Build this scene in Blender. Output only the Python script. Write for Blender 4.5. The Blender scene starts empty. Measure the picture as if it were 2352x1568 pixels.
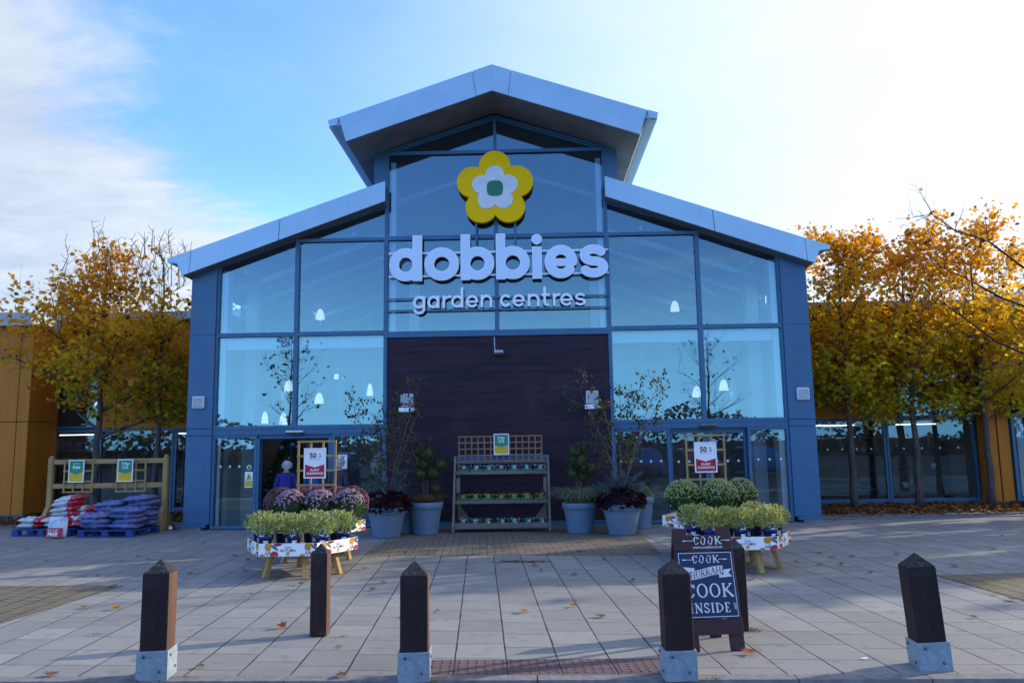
import bpy, math, random
import numpy as np
from mathutils import Vector, Matrix, Quaternion
random.seed(7)
R = math.radians
sc = bpy.context.scene
col = sc.collection

# ------------------------------------------------------------------ camera
cam = bpy.data.cameras.new('camera')
cam.sensor_width = 36.0
cam.lens = 1801.0 / 2352.0 * 36.0
cam.clip_start = 0.05
cam.clip_end = 4000.0
camo = bpy.data.objects.new('camera', cam)
col.objects.link(camo)
camo.matrix_world = Matrix(((0.999625, 0.018385, 0.020302, 0.65384),
                            (0.022541, -0.131136, -0.991108, -16.66406),
                            (-0.01556, 0.991194, -0.131501, 1.65),
                            (0, 0, 0, 1)))
sc.camera = camo
sc.view_settings.view_transform = 'Standard'
sc.view_settings.look = 'None'
sc.view_settings.exposure = EXPOSURE = 1.37
sc.view_settings.gamma = 1.0
sc.cycles.max_bounces = 6
sc.cycles.transparent_max_bounces = 24
sc.cycles.glossy_bounces = 3
sc.cycles.diffuse_bounces = 3
sc.cycles.transmission_bounces = 4
sc.cycles.caustics_reflective = False
sc.cycles.caustics_refractive = False
sc.cycles.use_denoising = True


# ------------------------------------------------------------------ node helper
class NT:
    def __init__(s, tree):
        s.t = tree
        s.n = tree.nodes
        s.l = tree.links

    def node(s, typ, **kw):
        n = s.n.new(typ)
        for k, v in kw.items():
            setattr(n, k, v)
        return n

    def put(s, sock, v):
        if isinstance(v, bpy.types.NodeSocket):
            s.l.new(v, sock)
        elif v is not None:
            if hasattr(sock.default_value, '__len__') and not hasattr(v, '__len__'):
                v = (v,) * len(sock.default_value)
            if hasattr(v, '__len__') and len(sock.default_value) == 4 and len(v) == 3:
                v = tuple(v) + (1,)
            sock.default_value = v

    def m(s, op, a, b=None, c=None, clamp=False):
        n = s.node('ShaderNodeMath', operation=op, use_clamp=clamp)
        for i, v in enumerate((a, b, c)):
            if v is not None:
                s.put(n.inputs[i], v)
        return n.outputs[0]

    def vm(s, op, a, b=None, out=0):
        n = s.node('ShaderNodeVectorMath', operation=op)
        s.put(n.inputs[0], a)
        if b is not None:
            s.put(n.inputs[1], b)
        return n.outputs[out]

    def step(s, v, lo, hi):
        n = s.node('ShaderNodeMapRange', interpolation_type='SMOOTHSTEP', clamp=True)
        s.put(n.inputs['Value'], v)
        s.put(n.inputs['From Min'], lo)
        s.put(n.inputs['From Max'], hi)
        return n.outputs[0]

    def lin(s, v, lo, hi, a=0., b=1.):
        n = s.node('ShaderNodeMapRange', clamp=True)
        for k, x in (('Value', v), ('From Min', lo), ('From Max', hi), ('To Min', a), ('To Max', b)):
            s.put(n.inputs[k], x)
        return n.outputs[0]

    def mix(s, f, a, b, blend='MIX'):
        n = s.node('ShaderNodeMix', data_type='RGBA', blend_type=blend, clamp_factor=True)
        s.put(n.inputs[0], f)
        s.put(n.inputs[6], a)
        s.put(n.inputs[7], b)
        return n.outputs[2]

    def noise(s, vec, scale, detail=4., rough=.55, dist=0., out=0):
        n = s.node('ShaderNodeTexNoise')
        if vec is not None:
            s.put(n.inputs['Vector'], vec)
        s.put(n.inputs['Scale'], scale)
        s.put(n.inputs['Detail'], detail)
        s.put(n.inputs['Roughness'], rough)
        s.put(n.inputs['Distortion'], dist)
        return n.outputs[out]

    def sep(s, v):
        n = s.node('ShaderNodeSeparateXYZ')
        s.put(n.inputs[0], v)
        return n.outputs

    def comb(s, x, y, z):
        n = s.node('ShaderNodeCombineXYZ')
        for i, v in enumerate((x, y, z)):
            s.put(n.inputs[i], v)
        return n.outputs[0]

    def ramp(s, f, stops, interp='LINEAR'):
        n = s.node('ShaderNodeValToRGB')
        n.color_ramp.interpolation = interp
        e = n.color_ramp.elements
        while len(e) < len(stops):
            e.new(0.5)
        for i, (p, c) in enumerate(stops):
            e[i].position = p
            e[i].color = tuple(c) + (1,) if len(c) == 3 else c
        s.put(n.inputs[0], f)
        return n.outputs[0]


# ------------------------------------------------------------------ sky and sun
SUN_EL, SUN_AZ = R(20.5), R(21.0)           # azimuth measured from +x towards +y
SD = Vector((math.cos(SUN_AZ) * math.cos(SUN_EL), math.sin(SUN_AZ) * math.cos(SUN_EL), math.sin(SUN_EL)))
world = bpy.data.worlds.new('World')
sc.world = world
world.use_nodes = True
w = NT(world.node_tree)
w.n.clear()
sky = w.node('ShaderNodeTexSky', sky_type='NISHITA')
sky.sun_disc = False
sky.sun_elevation = SUN_EL
sky.sun_rotation = math.pi / 2 - SUN_AZ
sky.air_density = 1.25
sky.dust_density = 0.6
sky.ozone_density = 2.2
tc = w.node('ShaderNodeTexCoord')
D = w.vm('NORMALIZE', tc.outputs['Generated'])
dx, dy, dz = w.sep(D)
hyp = w.m('SQRT', w.m('ADD', w.m('MULTIPLY', dx, dx), w.m('MULTIPLY', dy, dy)))
tz = w.m('DIVIDE', dz, w.m('MAXIMUM', hyp, .02))
az = w.m('DIVIDE', dx, w.m('MAXIMUM', dy, .05))
den = w.m('ADD', w.m('MAXIMUM', dz, 0.), .16)
pv = w.comb(w.m('DIVIDE', dx, den), w.m('DIVIDE', dy, den), .37)
n1 = w.noise(pv, 1.1, 8, .58, .35)
n2 = w.noise(w.vm('MULTIPLY', pv, (1.0, 1.7, 1.0)), 3.3, 6, .6, .4)
nn = w.m('ADD', w.m('MULTIPLY', w.m('SUBTRACT', n1, .5), 1.0), w.m('MULTIPLY', w.m('SUBTRACT', n2, .5), .5))
front = w.step(dy, .0, .25)
edge = w.m('SUBTRACT', w.m('MULTIPLY', w.m('SUBTRACT', .48, tz), .9), .61)
cl = w.m('ADD', w.m('SUBTRACT', edge, az), w.m('MULTIPLY', nn, .72))
clm = w.m('MULTIPLY', w.step(cl, -.13, .13), front)
dots = w.vm('DOT_PRODUCT', D, tuple(SD), out=1)
veil = w.step(w.m('ADD', dots, w.m('MULTIPLY', nn, .16)), .12, 1.0)
haze = w.m('ADD', w.m('MULTIPLY', w.m('MULTIPLY', w.step(tz, .36, .10), .75), front), w.m('MULTIPLY', w.m('MULTIPLY', w.step(tz, .25, .03), .85), w.m('SUBTRACT', 1., front)))
north = w.m('MULTIPLY', w.m('MULTIPLY', w.step(w.m('ADD', nn, w.m('MULTIPLY', tz, -.35)), -.03, .25), w.m('SUBTRACT', 1., front)), .30)
base = w.mix(1., sky.outputs[0], w.mix(front, (.84, 1.02, 1.68), (.80, 1.15, 1.84)), 'MULTIPLY')
base = w.mix(haze, base, w.mix(front, (4.2, 8.2, 13.0), (3.4, 6.3, 9.2)))
base = w.mix(1., base, w.mix(front, (1., 1., 1.), (.88, .93, .97)), 'MULTIPLY')
base = w.mix(north, base, (4.4, 5.6, 7.2))
shade = w.mix(w.step(nn, -.20, .25), (2.1, 2.5, 3.1), (3.4, 3.65, 3.9))
thin = w.m('MULTIPLY', front, w.lin(nn, -.25, .25, .0, .16))
base = w.mix(thin, base, (2.7, 3.7, 4.6))
base = w.mix(w.m('MULTIPLY', clm, .93), base, shade)
base = w.mix(veil, base, (4.3, 4.45, 4.6))
bg = w.node('ShaderNodeBackground')
w.put(bg.inputs['Color'], base)
bg.inputs['Strength'].default_value = 0.10
wo = w.node('ShaderNodeOutputWorld')
w.l.new(bg.outputs[0], wo.inputs['Surface'])

sun = bpy.data.lights.new('sun', 'SUN')
sun.energy = 2.05
sun.angle = R(0.55)
sun.color = (1.0, .89, .73)
suno = bpy.data.objects.new('sun', sun)
col.objects.link(suno)
suno.location = (30, 12, 20)
suno.rotation_euler = SD.to_track_quat('Z', 'Y').to_euler()


# ------------------------------------------------------------------ materials
def newmat(name):
    m = bpy.data.materials.new(name)
    m.use_nodes = True
    t = NT(m.node_tree)
    t.n.clear()
    out = t.node('ShaderNodeOutputMaterial')
    return m, t, out


def principled(t, out, colr, rough=.6, metal=0., bump=None, bstr=.2, spec=.5, coat=0.):
    b = t.node('ShaderNodeBsdfPrincipled')
    t.put(b.inputs['Base Color'], colr)
    t.put(b.inputs['Roughness'], rough)
    t.put(b.inputs['Metallic'], metal)
    t.put(b.inputs['Specular IOR Level'], spec)
    if coat:
        t.put(b.inputs['Coat Weight'], coat)
    if bump is not None:
        bn = t.node('ShaderNodeBump')
        bn.inputs['Strength'].default_value = bstr
        bn.inputs['Distance'].default_value = .02
        t.put(bn.inputs['Height'], bump)
        t.l.new(bn.outputs[0], b.inputs['Normal'])
    t.l.new(b.outputs[0], out.inputs['Surface'])
    return b


def mat(name, c1, c2=None, scale=6., rough=.6, metal=0., bump=.1, stretch=(1, 1, 1), spec=.4, detail=5., lo=.35, hi=.65, dirt=None, dirt_scale=2.):
    """two tones mixed by noise in object space, fine bump, and an optional dirt tone in blotches"""
    m, t, out = newmat(name)
    if c2 is None:
        c2 = tuple(x * .82 for x in c1)
    tcn = t.node('ShaderNodeTexCoord')
    v = t.vm('MULTIPLY', tcn.outputs['Object'], stretch)
    n = t.noise(v, scale, detail, .6)
    c = t.mix(t.step(n, lo, hi), c1, c2)
    if dirt:
        dn = t.noise(tcn.outputs['Object'], dirt_scale, 6, .65)
        c = t.mix(t.step(dn, .52, .72), c, dirt)
    n2 = t.noise(v, scale * 7, 4, .6)
    rr = t.lin(n2, .2, .8, max(0, rough - .08), min(1, rough + .1))
    principled(t, out, c, rr, metal, t.m('ADD', n, t.m('MULTIPLY', n2, .5)), bump, spec)
    return m


def wood(name, c1, c2, axis='z', rough=.7, scale=9., bump=.25, dirt=None, ds=2.):
    st = {'x': (.09, 1, 1), 'y': (1, .09, 1), 'z': (1, 1, .09)}[axis]
    return mat(name, c1, c2, scale * 2.2, rough, 0, bump, st, .25, 7, .3, .7, dirt, ds)


def leafmat(name, cols, transl=.4, rough=.55):
    """each leaf (mesh island) picks its own tone"""
    m, t, out = newmat(name)
    g = t.node('ShaderNodeNewGeometry')
    rnd = g.outputs['Random Per Island']
    n = len(cols)
    c = t.ramp(rnd, [(i / max(1, n - 1), k) for i, k in enumerate(cols)])
    vn = t.noise(t.node('ShaderNodeTexCoord').outputs['Object'], 30, 2)
    c = t.mix(t.lin(vn, .3, .7, 0., .35), c, tuple(x * .6 for x in cols[0]))
    d = t.node('ShaderNodeBsdfPrincipled')
    t.put(d.inputs['Base Color'], c)
    t.put(d.inputs['Roughness'], rough)
    t.put(d.inputs['Specular IOR Level'], .3)
    tr = t.node('ShaderNodeBsdfTranslucent')
    t.put(tr.inputs['Color'], t.mix(1., c, (1.5, 1.35, .9), 'MULTIPLY'))
    mx = t.node('ShaderNodeMixShader')
    mx.inputs[0].default_value = transl
    t.l.new(d.outputs[0], mx.inputs[1])
    t.l.new(tr.outputs[0], mx.inputs[2])
    t.l.new(mx.outputs[0], out.inputs['Surface'])
    return m


def glassmat(name, tint=(.70, .88, 1.), refl=.15, mult=1.6, rcol=(.54, .90, 1.), streak=False):
    m, t, out = newmat(name)
    fr = t.node('ShaderNodeFresnel')
    fr.inputs['IOR'].default_value = 1.5
    tcn = t.node('ShaderNodeTexCoord')
    wob = t.noise(tcn.outputs['Object'], .55, 2, .5)
    bn = t.node('ShaderNodeBump')
    bn.inputs['Strength'].default_value = .012
    bn.inputs['Distance'].default_value = .25
    t.put(bn.inputs['Height'], wob)
    f = t.m('ADD', t.m('MULTIPLY', fr.outputs[0], mult), refl, clamp=True)
    tr = t.node('ShaderNodeBsdfTransparent')
    tr.inputs['Color'].default_value = tint + (1,)
    gl = t.node('ShaderNodeBsdfGlossy')
    gl.inputs['Roughness'].default_value = 0.004
    gl.inputs['Color'].default_value = rcol + (1,)
    t.l.new(bn.outputs[0], gl.inputs['Normal'])
    mx = t.node('ShaderNodeMixShader')
    t.put(mx.inputs[0], f)
    t.l.new(tr.outputs[0], mx.inputs[1])
    t.l.new(gl.outputs[0], mx.inputs[2])
    last = mx.outputs[0]
    # a thin film of dust and dried rain streaks
    sv = t.vm('MULTIPLY', tcn.outputs['Object'], (6., 1., .35))
    dn = t.noise(sv, 1.4, 5, .65)
    df = t.node('ShaderNodeBsdfDiffuse')
    df.inputs['Color'].default_value = (.55, .62, .66, 1)
    mx2 = t.node('ShaderNodeMixShader')
    t.put(mx2.inputs[0], t.lin(dn, .5, .8, .01, .14 if streak else .035))
    t.l.new(last, mx2.inputs[1])
    t.l.new(df.outputs[0], mx2.inputs[2])
    t.l.new(mx2.outputs[0], out.inputs['Surface'])
    return m


def emit(name, c, s):
    m, t, out = newmat(name)
    e = t.node('ShaderNodeEmission')
    t.put(e.inputs['Color'], c)
    e.inputs['Strength'].default_value = s
    t.l.new(e.outputs[0], out.inputs['Surface'])
    return m


def paving(name, w_, l_, tones, joint, jw_u, jw_v, stagger, stain=(.2, .17, .14), stain_amt=.5, moss=None, shear=(.062, .05)):
    m, t, out = newmat(name)
    g = t.node('ShaderNodeNewGeometry')
    x, y, z = t.sep(g.outputs['Position'])
    wob = t.noise(g.outputs['Position'], 3.0, 3)
    wv = t.m('MULTIPLY', t.m('SUBTRACT', wob, .5), .012)
    u = t.m('ADD', t.m('ADD', x, t.m('MULTIPLY', y, shear[0])), wv)
    v = t.m('ADD', t.m('ADD', y, t.m('MULTIPLY', x, shear[1])), wv)
    us = t.m('ADD', t.m('DIVIDE', u, w_), 200.5)
    cu = t.m('FLOOR', us)
    fu = t.m('FRACT', us)
    wn = t.node('ShaderNodeTexWhiteNoise', noise_dimensions='1D')
    t.put(wn.inputs['W'], cu)
    if stagger == 'half':
        off = t.m('MULTIPLY', t.m('MODULO', cu, 2.), .5)
    else:
        off = t.m('DIVIDE', t.m('FLOOR', t.m('MULTIPLY', wn.outputs[0], 4.)), 4.)
    vs = t.m('ADD', t.m('ADD', t.m('DIVIDE', v, l_), 200.), off)
    cv = t.m('FLOOR', vs)
    fv = t.m('FRACT', vs)
    du = t.m('MULTIPLY', t.m('MINIMUM', fu, t.m('SUBTRACT', 1., fu)), w_)
    dv = t.m('MULTIPLY', t.m('MINIMUM', fv, t.m('SUBTRACT', 1., fv)), l_)
    w2 = t.node('ShaderNodeTexWhiteNoise', noise_dimensions='2D')
    t.put(w2.inputs['Vector'], t.comb(cu, cv, 0.))
    rn = w2.outputs[0]
    jn = t.noise(g.outputs['Position'], 2.3, 3)
    ju = t.m('SUBTRACT', 1., t.step(du, t.m('MULTIPLY', jn, jw_u), t.m('MULTIPLY', jn, jw_u * 3.)))
    jv = t.m('SUBTRACT', 1., t.step(dv, t.m('MULTIPLY', jn, jw_v), t.m('MULTIPLY', jn, jw_v * 3.)))
    jm = t.m('MAXIMUM', ju, t.m('MULTIPLY', jv, t.lin(rn, 0., 1., .6, 1.)))
    big = t.noise(g.outputs['Position'], .55, 5, .6)
    fine = t.noise(g.outputs['Position'], 60., 3, .7)
    mid = t.noise(g.outputs['Position'], 5.0, 5, .65)
    c = t.ramp(rn, [(i / (len(tones) - 1), k) for i, k in enumerate(tones)])
    c = t.mix(t.lin(fine, .3, .7, 0., .30), c, tuple(k * .72 for k in tones[0]))
    c = t.mix(t.m('MULTIPLY', t.step(mid, .50, .78), stain_amt), c, stain)
    c = t.mix(t.m('MULTIPLY', t.step(big, .45, .75), stain_amt * .6), c, stain)
    if moss:
        mn = t.noise(g.outputs['Position'], 1.7, 4, .6)
        c = t.mix(t.m('MULTIPLY', t.step(mn, .5, .68), .55), c, moss)
    jc = t.mix(t.step(t.noise(g.outputs['Position'], 4.1, 4), .52, .66), joint, (.045, .05, .018))
    vo = t.node('ShaderNodeTexVoronoi')
    t.put(vo.inputs['Vector'], g.outputs['Position'])
    vo.inputs['Scale'].default_value = 2.1
    gum = t.m('MULTIPLY', t.m('SUBTRACT', 1., t.step(vo.outputs['Distance'], .03, .055)), .7)
    c = t.mix(gum, c, tuple(k * .45 for k in tones[0]))
    c = t.mix(jm, c, jc)
    hgt = t.m('SUBTRACT', t.m('MULTIPLY', fine, .12), jm)
    hgt = t.m('ADD', hgt, t.m('MULTIPLY', rn, .25))
    principled(t, out, c, t.lin(mid, .2, .8, .55, .85), 0, hgt, .35, .35)
    return m


M = {}
M['frame'] = mat('blue_grey_frame_paint', (.036, .130, .248), (.031, .115, .222), 3, .42, 0, .02, spec=.5, dirt=(.052, .125, .215), dirt_scale=1.6)
M['fascia'] = mat('silver_blue_fascia_metal', (.385, .57, .70), (.35, .525, .65), 1.6, .38, .25, .02, spec=.5)
M['soffit'] = mat('grey_soffit_board', (.22, .22, .23), (.17, .17, .18), 2, .7, 0, .05)
M['soffit_pale'] = mat('weathered_pale_roof_edge', (.46, .48, .48), (.38, .40, .40), 2, .6, 0, .05)
M['clad'] = wood('dark_stained_timber_boards', (.036, .015, .029), (.016, .008, .018), 'x', .55, 3.2, .35, (.046, .026, .045), .9)
M['orange'] = wood('orange_timber_panel', (.57, .195, .015), (.48, .155, .012), 'z', .55, 2.5, .1)
M['glass'] = glassmat('window_glass')
M['glass_streak'] = glassmat('streaked_window_glass', streak=True)
M['glass_dark'] = glassmat('shopfront_glass', (.84, .90, .93), .06, 1.6)
M['inner_wall'] = mat('white_plaster_wall', (.66, .74, .80), (.61, .69, .75), 2, .8, 0, .03)
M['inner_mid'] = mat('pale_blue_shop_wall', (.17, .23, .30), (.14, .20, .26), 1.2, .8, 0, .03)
M['reveal'] = mat('white_window_reveal', (.88, .90, .92), (.82, .85, .88), 2, .7, 0, .02)
M['lens'] = mat('grey_lamp_lens', (.42, .46, .50), (.34, .38, .42), 14, .35, 0, .05)
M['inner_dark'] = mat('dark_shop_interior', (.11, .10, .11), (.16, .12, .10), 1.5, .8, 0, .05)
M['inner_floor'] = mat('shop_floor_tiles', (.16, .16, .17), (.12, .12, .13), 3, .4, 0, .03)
M['white'] = mat('white_paint', (.74, .76, .78), (.66, .68, .70), 5, .5, 0, .03)
M['letter'] = mat('pale_letter_face', (.67, .81, .98), (.64, .78, .95), 2, .45, 0, .02)
M['rim'] = mat('pale_letter_edge', (.90, .93, .98), (.86, .90, .95), 3, .35, 0, .02)
M['yellow'] = mat('yellow_sign_enamel', (1.0, .58, .0), (.97, .55, .0), 2, .6, 0, .02, spec=.15)
M['green'] = mat('green_sign_enamel', (.01, .20, .09), (.01, .17, .08), 3, .42, 0, .02)
M['slate'] = mat('galvanised_steel', (.34, .42, .47), (.27, .34, .39), 22, .5, .25, .06, lo=.4, hi=.6, dirt=(.25, .30, .34), dirt_scale=12)
M['bolt'] = mat('bolt_steel', (.16, .18, .2), (.08, .08, .09), 40, .5, .6, .1)
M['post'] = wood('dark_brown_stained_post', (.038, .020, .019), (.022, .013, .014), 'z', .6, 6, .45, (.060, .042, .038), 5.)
M['post_sunlit'] = wood('sunlit_faded_brown_post', (.14, .072, .052), (.09, .048, .037), 'z', .6, 6, .35)
M['lichen'] = mat('weathered_post_cap', (.022, .018, .020), (.034, .034, .032), 30, .85, 0, .35, lo=.46, hi=.6, dirt=(.11, .115, .09), dirt_scale=34)
M['pine'] = wood('treated_pine', (.44, .29, .12), (.33, .20, .075), 'z', .7, 6, .3)
M['pine_h'] = wood('treated_pine_board', (.45, .30, .135), (.34, .21, .085), 'x', .7, 6, .3)
M['greywood'] = wood('weathered_grey_timber', (.24, .20, .16), (.15, .12, .10), 'x', .8, 6, .3)
M['greywood_z'] = wood('weathered_grey_upright', (.25, .21, .17), (.16, .13, .11), 'z', .8, 6, .3)
M['trellis'] = wood('brown_trellis_slat', (.34, .20, .11), (.25, .14, .075), 'z', .75, 6, .2)
M['pot'] = mat('blue_grey_planter_plastic', (.165, .255, .355), (.15, .235, .33), 3, .5, 0, .03, dirt=(.20, .28, .40), dirt_scale=3)
M['bluepot'] = mat('royal_blue_plastic', (.010, .035, .19), (.008, .028, .16), 6, .4, 0, .03)
M['soil'] = mat('potting_soil', (.03, .02, .014), (.015, .01, .008), 40, .95, 0, .6)
M['paper'] = mat('white_print_card', (.90, .90, .90), (.86, .87, .88), 4, .55, 0, .02)
M['p_yellow'] = mat('printed_amber', (.62, .30, .015), None, 8, .55, 0, .02)
M['p_red'] = mat('printed_red', (.50, .045, .02), None, 8, .55, 0, .02)
M['p_maroon'] = mat('printed_maroon', (.22, .012, .02), None, 8, .55, 0, .02)
M['p_ink'] = mat('printed_dark_ink', (.045, .035, .05), None, 8, .55, 0, .02)
M['p_grey'] = mat('printed_grey', (.16, .17, .19), None, 8, .55, 0, .02)
M['s_green'] = mat('sign_green', (.035, .27, .135), (.03, .24, .12), 5, .45, 0, .02)
M['s_yellow'] = mat('sign_yellow', (.70, .47, .02), (.66, .44, .02), 5, .45, 0, .02)
M['s_red'] = mat('sign_crimson', (.50, .008, .035), (.46, .008, .03), 5, .45, 0, .02)
M['s_plum'] = mat('sign_plum_ink', (.20, .012, .06), None, 5, .5, 0, .02)
M['navy'] = mat('navy_chalk_panel', (.012, .030, .085), (.010, .025, .07), 4, .5, 0, .03)
M['chalk'] = mat('chalk_white_lettering', (.78, .80, .82), (.72, .74, .77), 30, .7, 0, .05)
M['bark'] = mat('grey_bark', (.13, .10, .08), (.07, .055, .045), 14, .9, 0, .6, (1, 1, .35))
M['darkbark'] = mat('dark_twig_bark', (.05, .035, .03), (.03, .022, .02), 14, .9, 0, .4, (1, 1, .35))
M['birchbark'] = mat('pale_birch_bark', (.22, .16, .14), (.10, .07, .06), 12, .8, 0, .3, (1, 1, .4))
M['black'] = mat('black_plastic', (.015, .016, .02), None, 8, .4, 0, .03)
M['asphalt'] = mat('asphalt', (.055, .056, .062), (.035, .036, .04), 90, .9, 0, .7, dirt=(.075, .07, .065), dirt_scale=1.5)
M['kerb'] = mat('concrete_kerb', (.25, .235, .22), (.18, .17, .16), 12, .85, 0, .3, dirt=(.10, .09, .08), dirt_scale=2.5)
M['slab'] = paving('concrete_paving_slabs', .40, .46, [(.250, .247, .226), (.305, .300, .272), (.275, .271, .246), (.338, .332, .303)], (.045, .04, .038), .0062, .0052, 'rand', (.125, .118, .105), .55)
M['paver'] = paving('tan_block_paving', .118, .22, [(.17, .145, .105), (.225, .19, .14), (.20, .165, .12)], (.045, .04, .033), .004, .0035, 'half', (.11, .085, .06), .5)
M['paver_side'] = paving('mossy_block_paving', .22, .11, [(.16, .14, .09), (.22, .19, .125), (.185, .155, .105)], (.03, .027, .02), .009, .008, 'half', (.13, .10, .06), .5, (.14, .13, .04))
M['tactile'] = paving('red_tactile_paving', .40, .40, [(.155, .10, .098), (.18, .118, .112), (.14, .09, .09)], (.035, .028, .028), .006, .005, 'rand', (.15, .10, .10), .5)
M['gravel'] = mat('pale_gravel', (.30, .29, .28), (.14, .13, .13), 45, .9, 0, .9, lo=.42, hi=.58)
M['earth'] = mat('bed_soil', (.06, .035, .02), (.035, .022, .015), 9, .95, 0, .6)
M['lamp'] = emit('lit_lamp', (1., .97, .92), 14.)
M['lampstrip'] = emit('lit_strip_tube', (1., .97, .92), 1.3)
M['lampsoft'] = emit('lit_lamp_shade', (.9, .95, 1.), .3)


# ------------------------------------------------------------------ mesh builder
class MB:
    def __init__(s):
        s.v, s.f, s.mi, s.sm = [], [], [], []

    def add(s, vs, fs, mi=0, smooth=False):
        o = len(s.v)
        s.v.extend(vs)
        s.f.extend([tuple(i + o for i in f) for f in fs])
        s.mi.extend([mi] * len(fs))
        s.sm.extend([smooth] * len(fs))
        return s

    def box(s, x0, x1, y0, y1, z0, z1, mi=0):
        vs = [(x, y, z) for x in (x0, x1) for y in (y0, y1) for z in (z0, z1)]
        return s.add(vs, [(0, 1, 3, 2), (4, 6, 7, 5), (0, 4, 5, 1), (2, 3, 7, 6), (0, 2, 6, 4), (1, 5, 7, 3)], mi)

    def bar(s, a, b, w_, d, mi=0, ref=(0, 1, 0)):
        """box beam from a to b; w_ across, d along the reference direction"""
        a, b = Vector(a), Vector(b)
        t = (b - a).normalized()
        rf = Vector(ref)
        sx = t.cross(rf)
        if sx.length < 1e-4:
            sx = t.cross(Vector((1, 0, 0)))
        sx.normalize()
        sy = sx.cross(t).normalized()
        vs = []
        for p in (a, b):
            for i, j in ((-1, -1), (1, -1), (1, 1), (-1, 1)):
                vs.append(tuple(p + sx * (i * w_ / 2) + sy * (j * d / 2)))
        return s.add(vs, [(0, 1, 2, 3), (7, 6, 5, 4), (0, 4, 5, 1), (1, 5, 6, 2), (2, 6, 7, 3), (3, 7, 4, 0)], mi)

    def tube(s, pts, radii, n=8, mi=0, smooth=True):
        pts = [Vector(p) for p in pts]
        if not hasattr(radii, '__len__'):
            radii = [radii] * len(pts)
        vs, fs = [], []
        prev = None
        for i, p in enumerate(pts):
            t = (pts[min(i + 1, len(pts) - 1)] - pts[max(i - 1, 0)])
            t = t.normalized() if t.length > 1e-9 else Vector((0, 0, 1))
            if prev is None:
                sx = t.orthogonal().normalized()
            else:
                sx = (prev - t * prev.dot(t))
                sx = sx.normalized() if sx.length > 1e-6 else t.orthogonal().normalized()
            prev = sx
            sy = t.cross(sx)
            for k in range(n):
                a = 2 * math.pi * k / n
                vs.append(tuple(p + (sx * math.cos(a) + sy * math.sin(a)) * radii[i]))
        for i in range(len(pts) - 1):
            for k in range(n):
                k2 = (k + 1) % n
                fs.append((i * n + k, i * n + k2, (i + 1) * n + k2, (i + 1) * n + k))
        fs.append(tuple(range(n - 1, -1, -1)))
        fs.append(tuple((len(pts) - 1) * n + k for k in range(n)))
        return s.add(vs, fs, mi, smooth)

    def lathe(s, prof, n=24, c=(0, 0, 0), mi=0, smooth=True, sx=1., sy=1.):
        vs, fs = [], []
        for r, z in prof:
            for k in range(n):
                a = 2 * math.pi * k / n
                vs.append((c[0] + r * math.cos(a) * sx, c[1] + r * math.sin(a) * sy, c[2] + z))
        for i in range(len(prof) - 1):
            for k in range(n):
                k2 = (k + 1) % n
                fs.append((i * n + k, i * n + k2, (i + 1) * n + k2, (i + 1) * n + k))
        if prof[0][0] > 1e-6:
            fs.append(tuple(range(n - 1, -1, -1)))
        if prof[-1][0] > 1e-6:
            fs.append(tuple((len(prof) - 1) * n + k for k in range(n)))
        return s.add(vs, fs, mi, smooth)

    def prism(s, poly, y0, y1, mi=0):
        """closed solid: polygon in x-z swept from y0 to y1"""
        n = len(poly)
        vs = [(x, y0, z) for x, z in poly] + [(x, y1, z) for x, z in poly]
        fs = [tuple(range(n)), tuple(range(2 * n - 1, n - 1, -1))]
        for i in range(n):
            j = (i + 1) % n
            fs.append((j, i, i + n, j + n))
        return s.add(vs, fs, mi)

    def ring(s, outer, inner, y0, y1, mi=0):
        """frame between two polygons (same count) in x-z"""
        n = len(outer)
        vs = [(x, y0, z) for x, z in outer] + [(x, y0, z) for x, z in inner] + [(x, y1, z) for x, z in outer] + [(x, y1, z) for x, z in inner]
        fs = []
        for i in range(n):
            j = (i + 1) % n
            fs += [(i, j, n + j, n + i), (2 * n + j, 2 * n + i, 3 * n + i, 3 * n + j), (j, i, 2 * n + i, 2 * n + j), (n + i, n + j, 3 * n + j, 3 * n + i)]
        return s.add(vs, fs, mi)

    def flat(s, geo, O, U, V, mi=0):
        """flat 2-D geometry (verts, faces) laid on a frame"""
        O, U, V = Vector(O), Vector(U), Vector(V)
        return s.add([tuple(O + U * a + V * b) for a, b in geo[0]], geo[1], mi)

    def blob(s, c, r, n=10, m=7, mi=0, sq=(1, 1, 1), jit=0., smooth=True):
        vs, fs = [], []
        for i in range(m + 1):
            th = math.pi * i / m
            for k in range(n):
                a = 2 * math.pi * k / n
                q = r * (1 + random.uniform(-jit, jit))
                vs.append((c[0] + q * sq[0] * math.sin(th) * math.cos(a), c[1] + q * sq[1] * math.sin(th) * math.sin(a), c[2] + q * sq[2] * math.cos(th)))
        for i in range(m):
            for k in range(n):
                k2 = (k + 1) % n
                fs.append((i * n + k, (i + 1) * n + k, (i + 1) * n + k2, i * n + k2))
        return s.add(vs, fs, mi, smooth)

    def build(s, name, mats, parent=None, loc=None, bevel=0.):
        me = bpy.data.meshes.new(name)
        me.from_pydata(s.v, [], s.f)
        for m in (mats if isinstance(mats, (list, tuple)) else [mats]):
            me.materials.append(m)
        me.polygons.foreach_set('material_index', s.mi)
        me.polygons.foreach_set('use_smooth', s.sm)
        me.validate()
        me.update()
        o = bpy.data.objects.new(name, me)
        col.objects.link(o)
        if parent is not None:
            o.parent = parent
        if loc is not None:
            o.location = loc
        if bevel:
            b = o.modifiers.new('bevel', 'BEVEL')
            b.width = bevel
            b.segments = 2
            b.limit_method = 'ANGLE'
        return o


def tag(o, label=None, cat=None, group=None, kind=None):
    if label:
        o['label'] = label
    if cat:
        o['category'] = cat
    if group:
        o['group'] = group
    if kind:
        o['kind'] = kind
    return o


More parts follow.
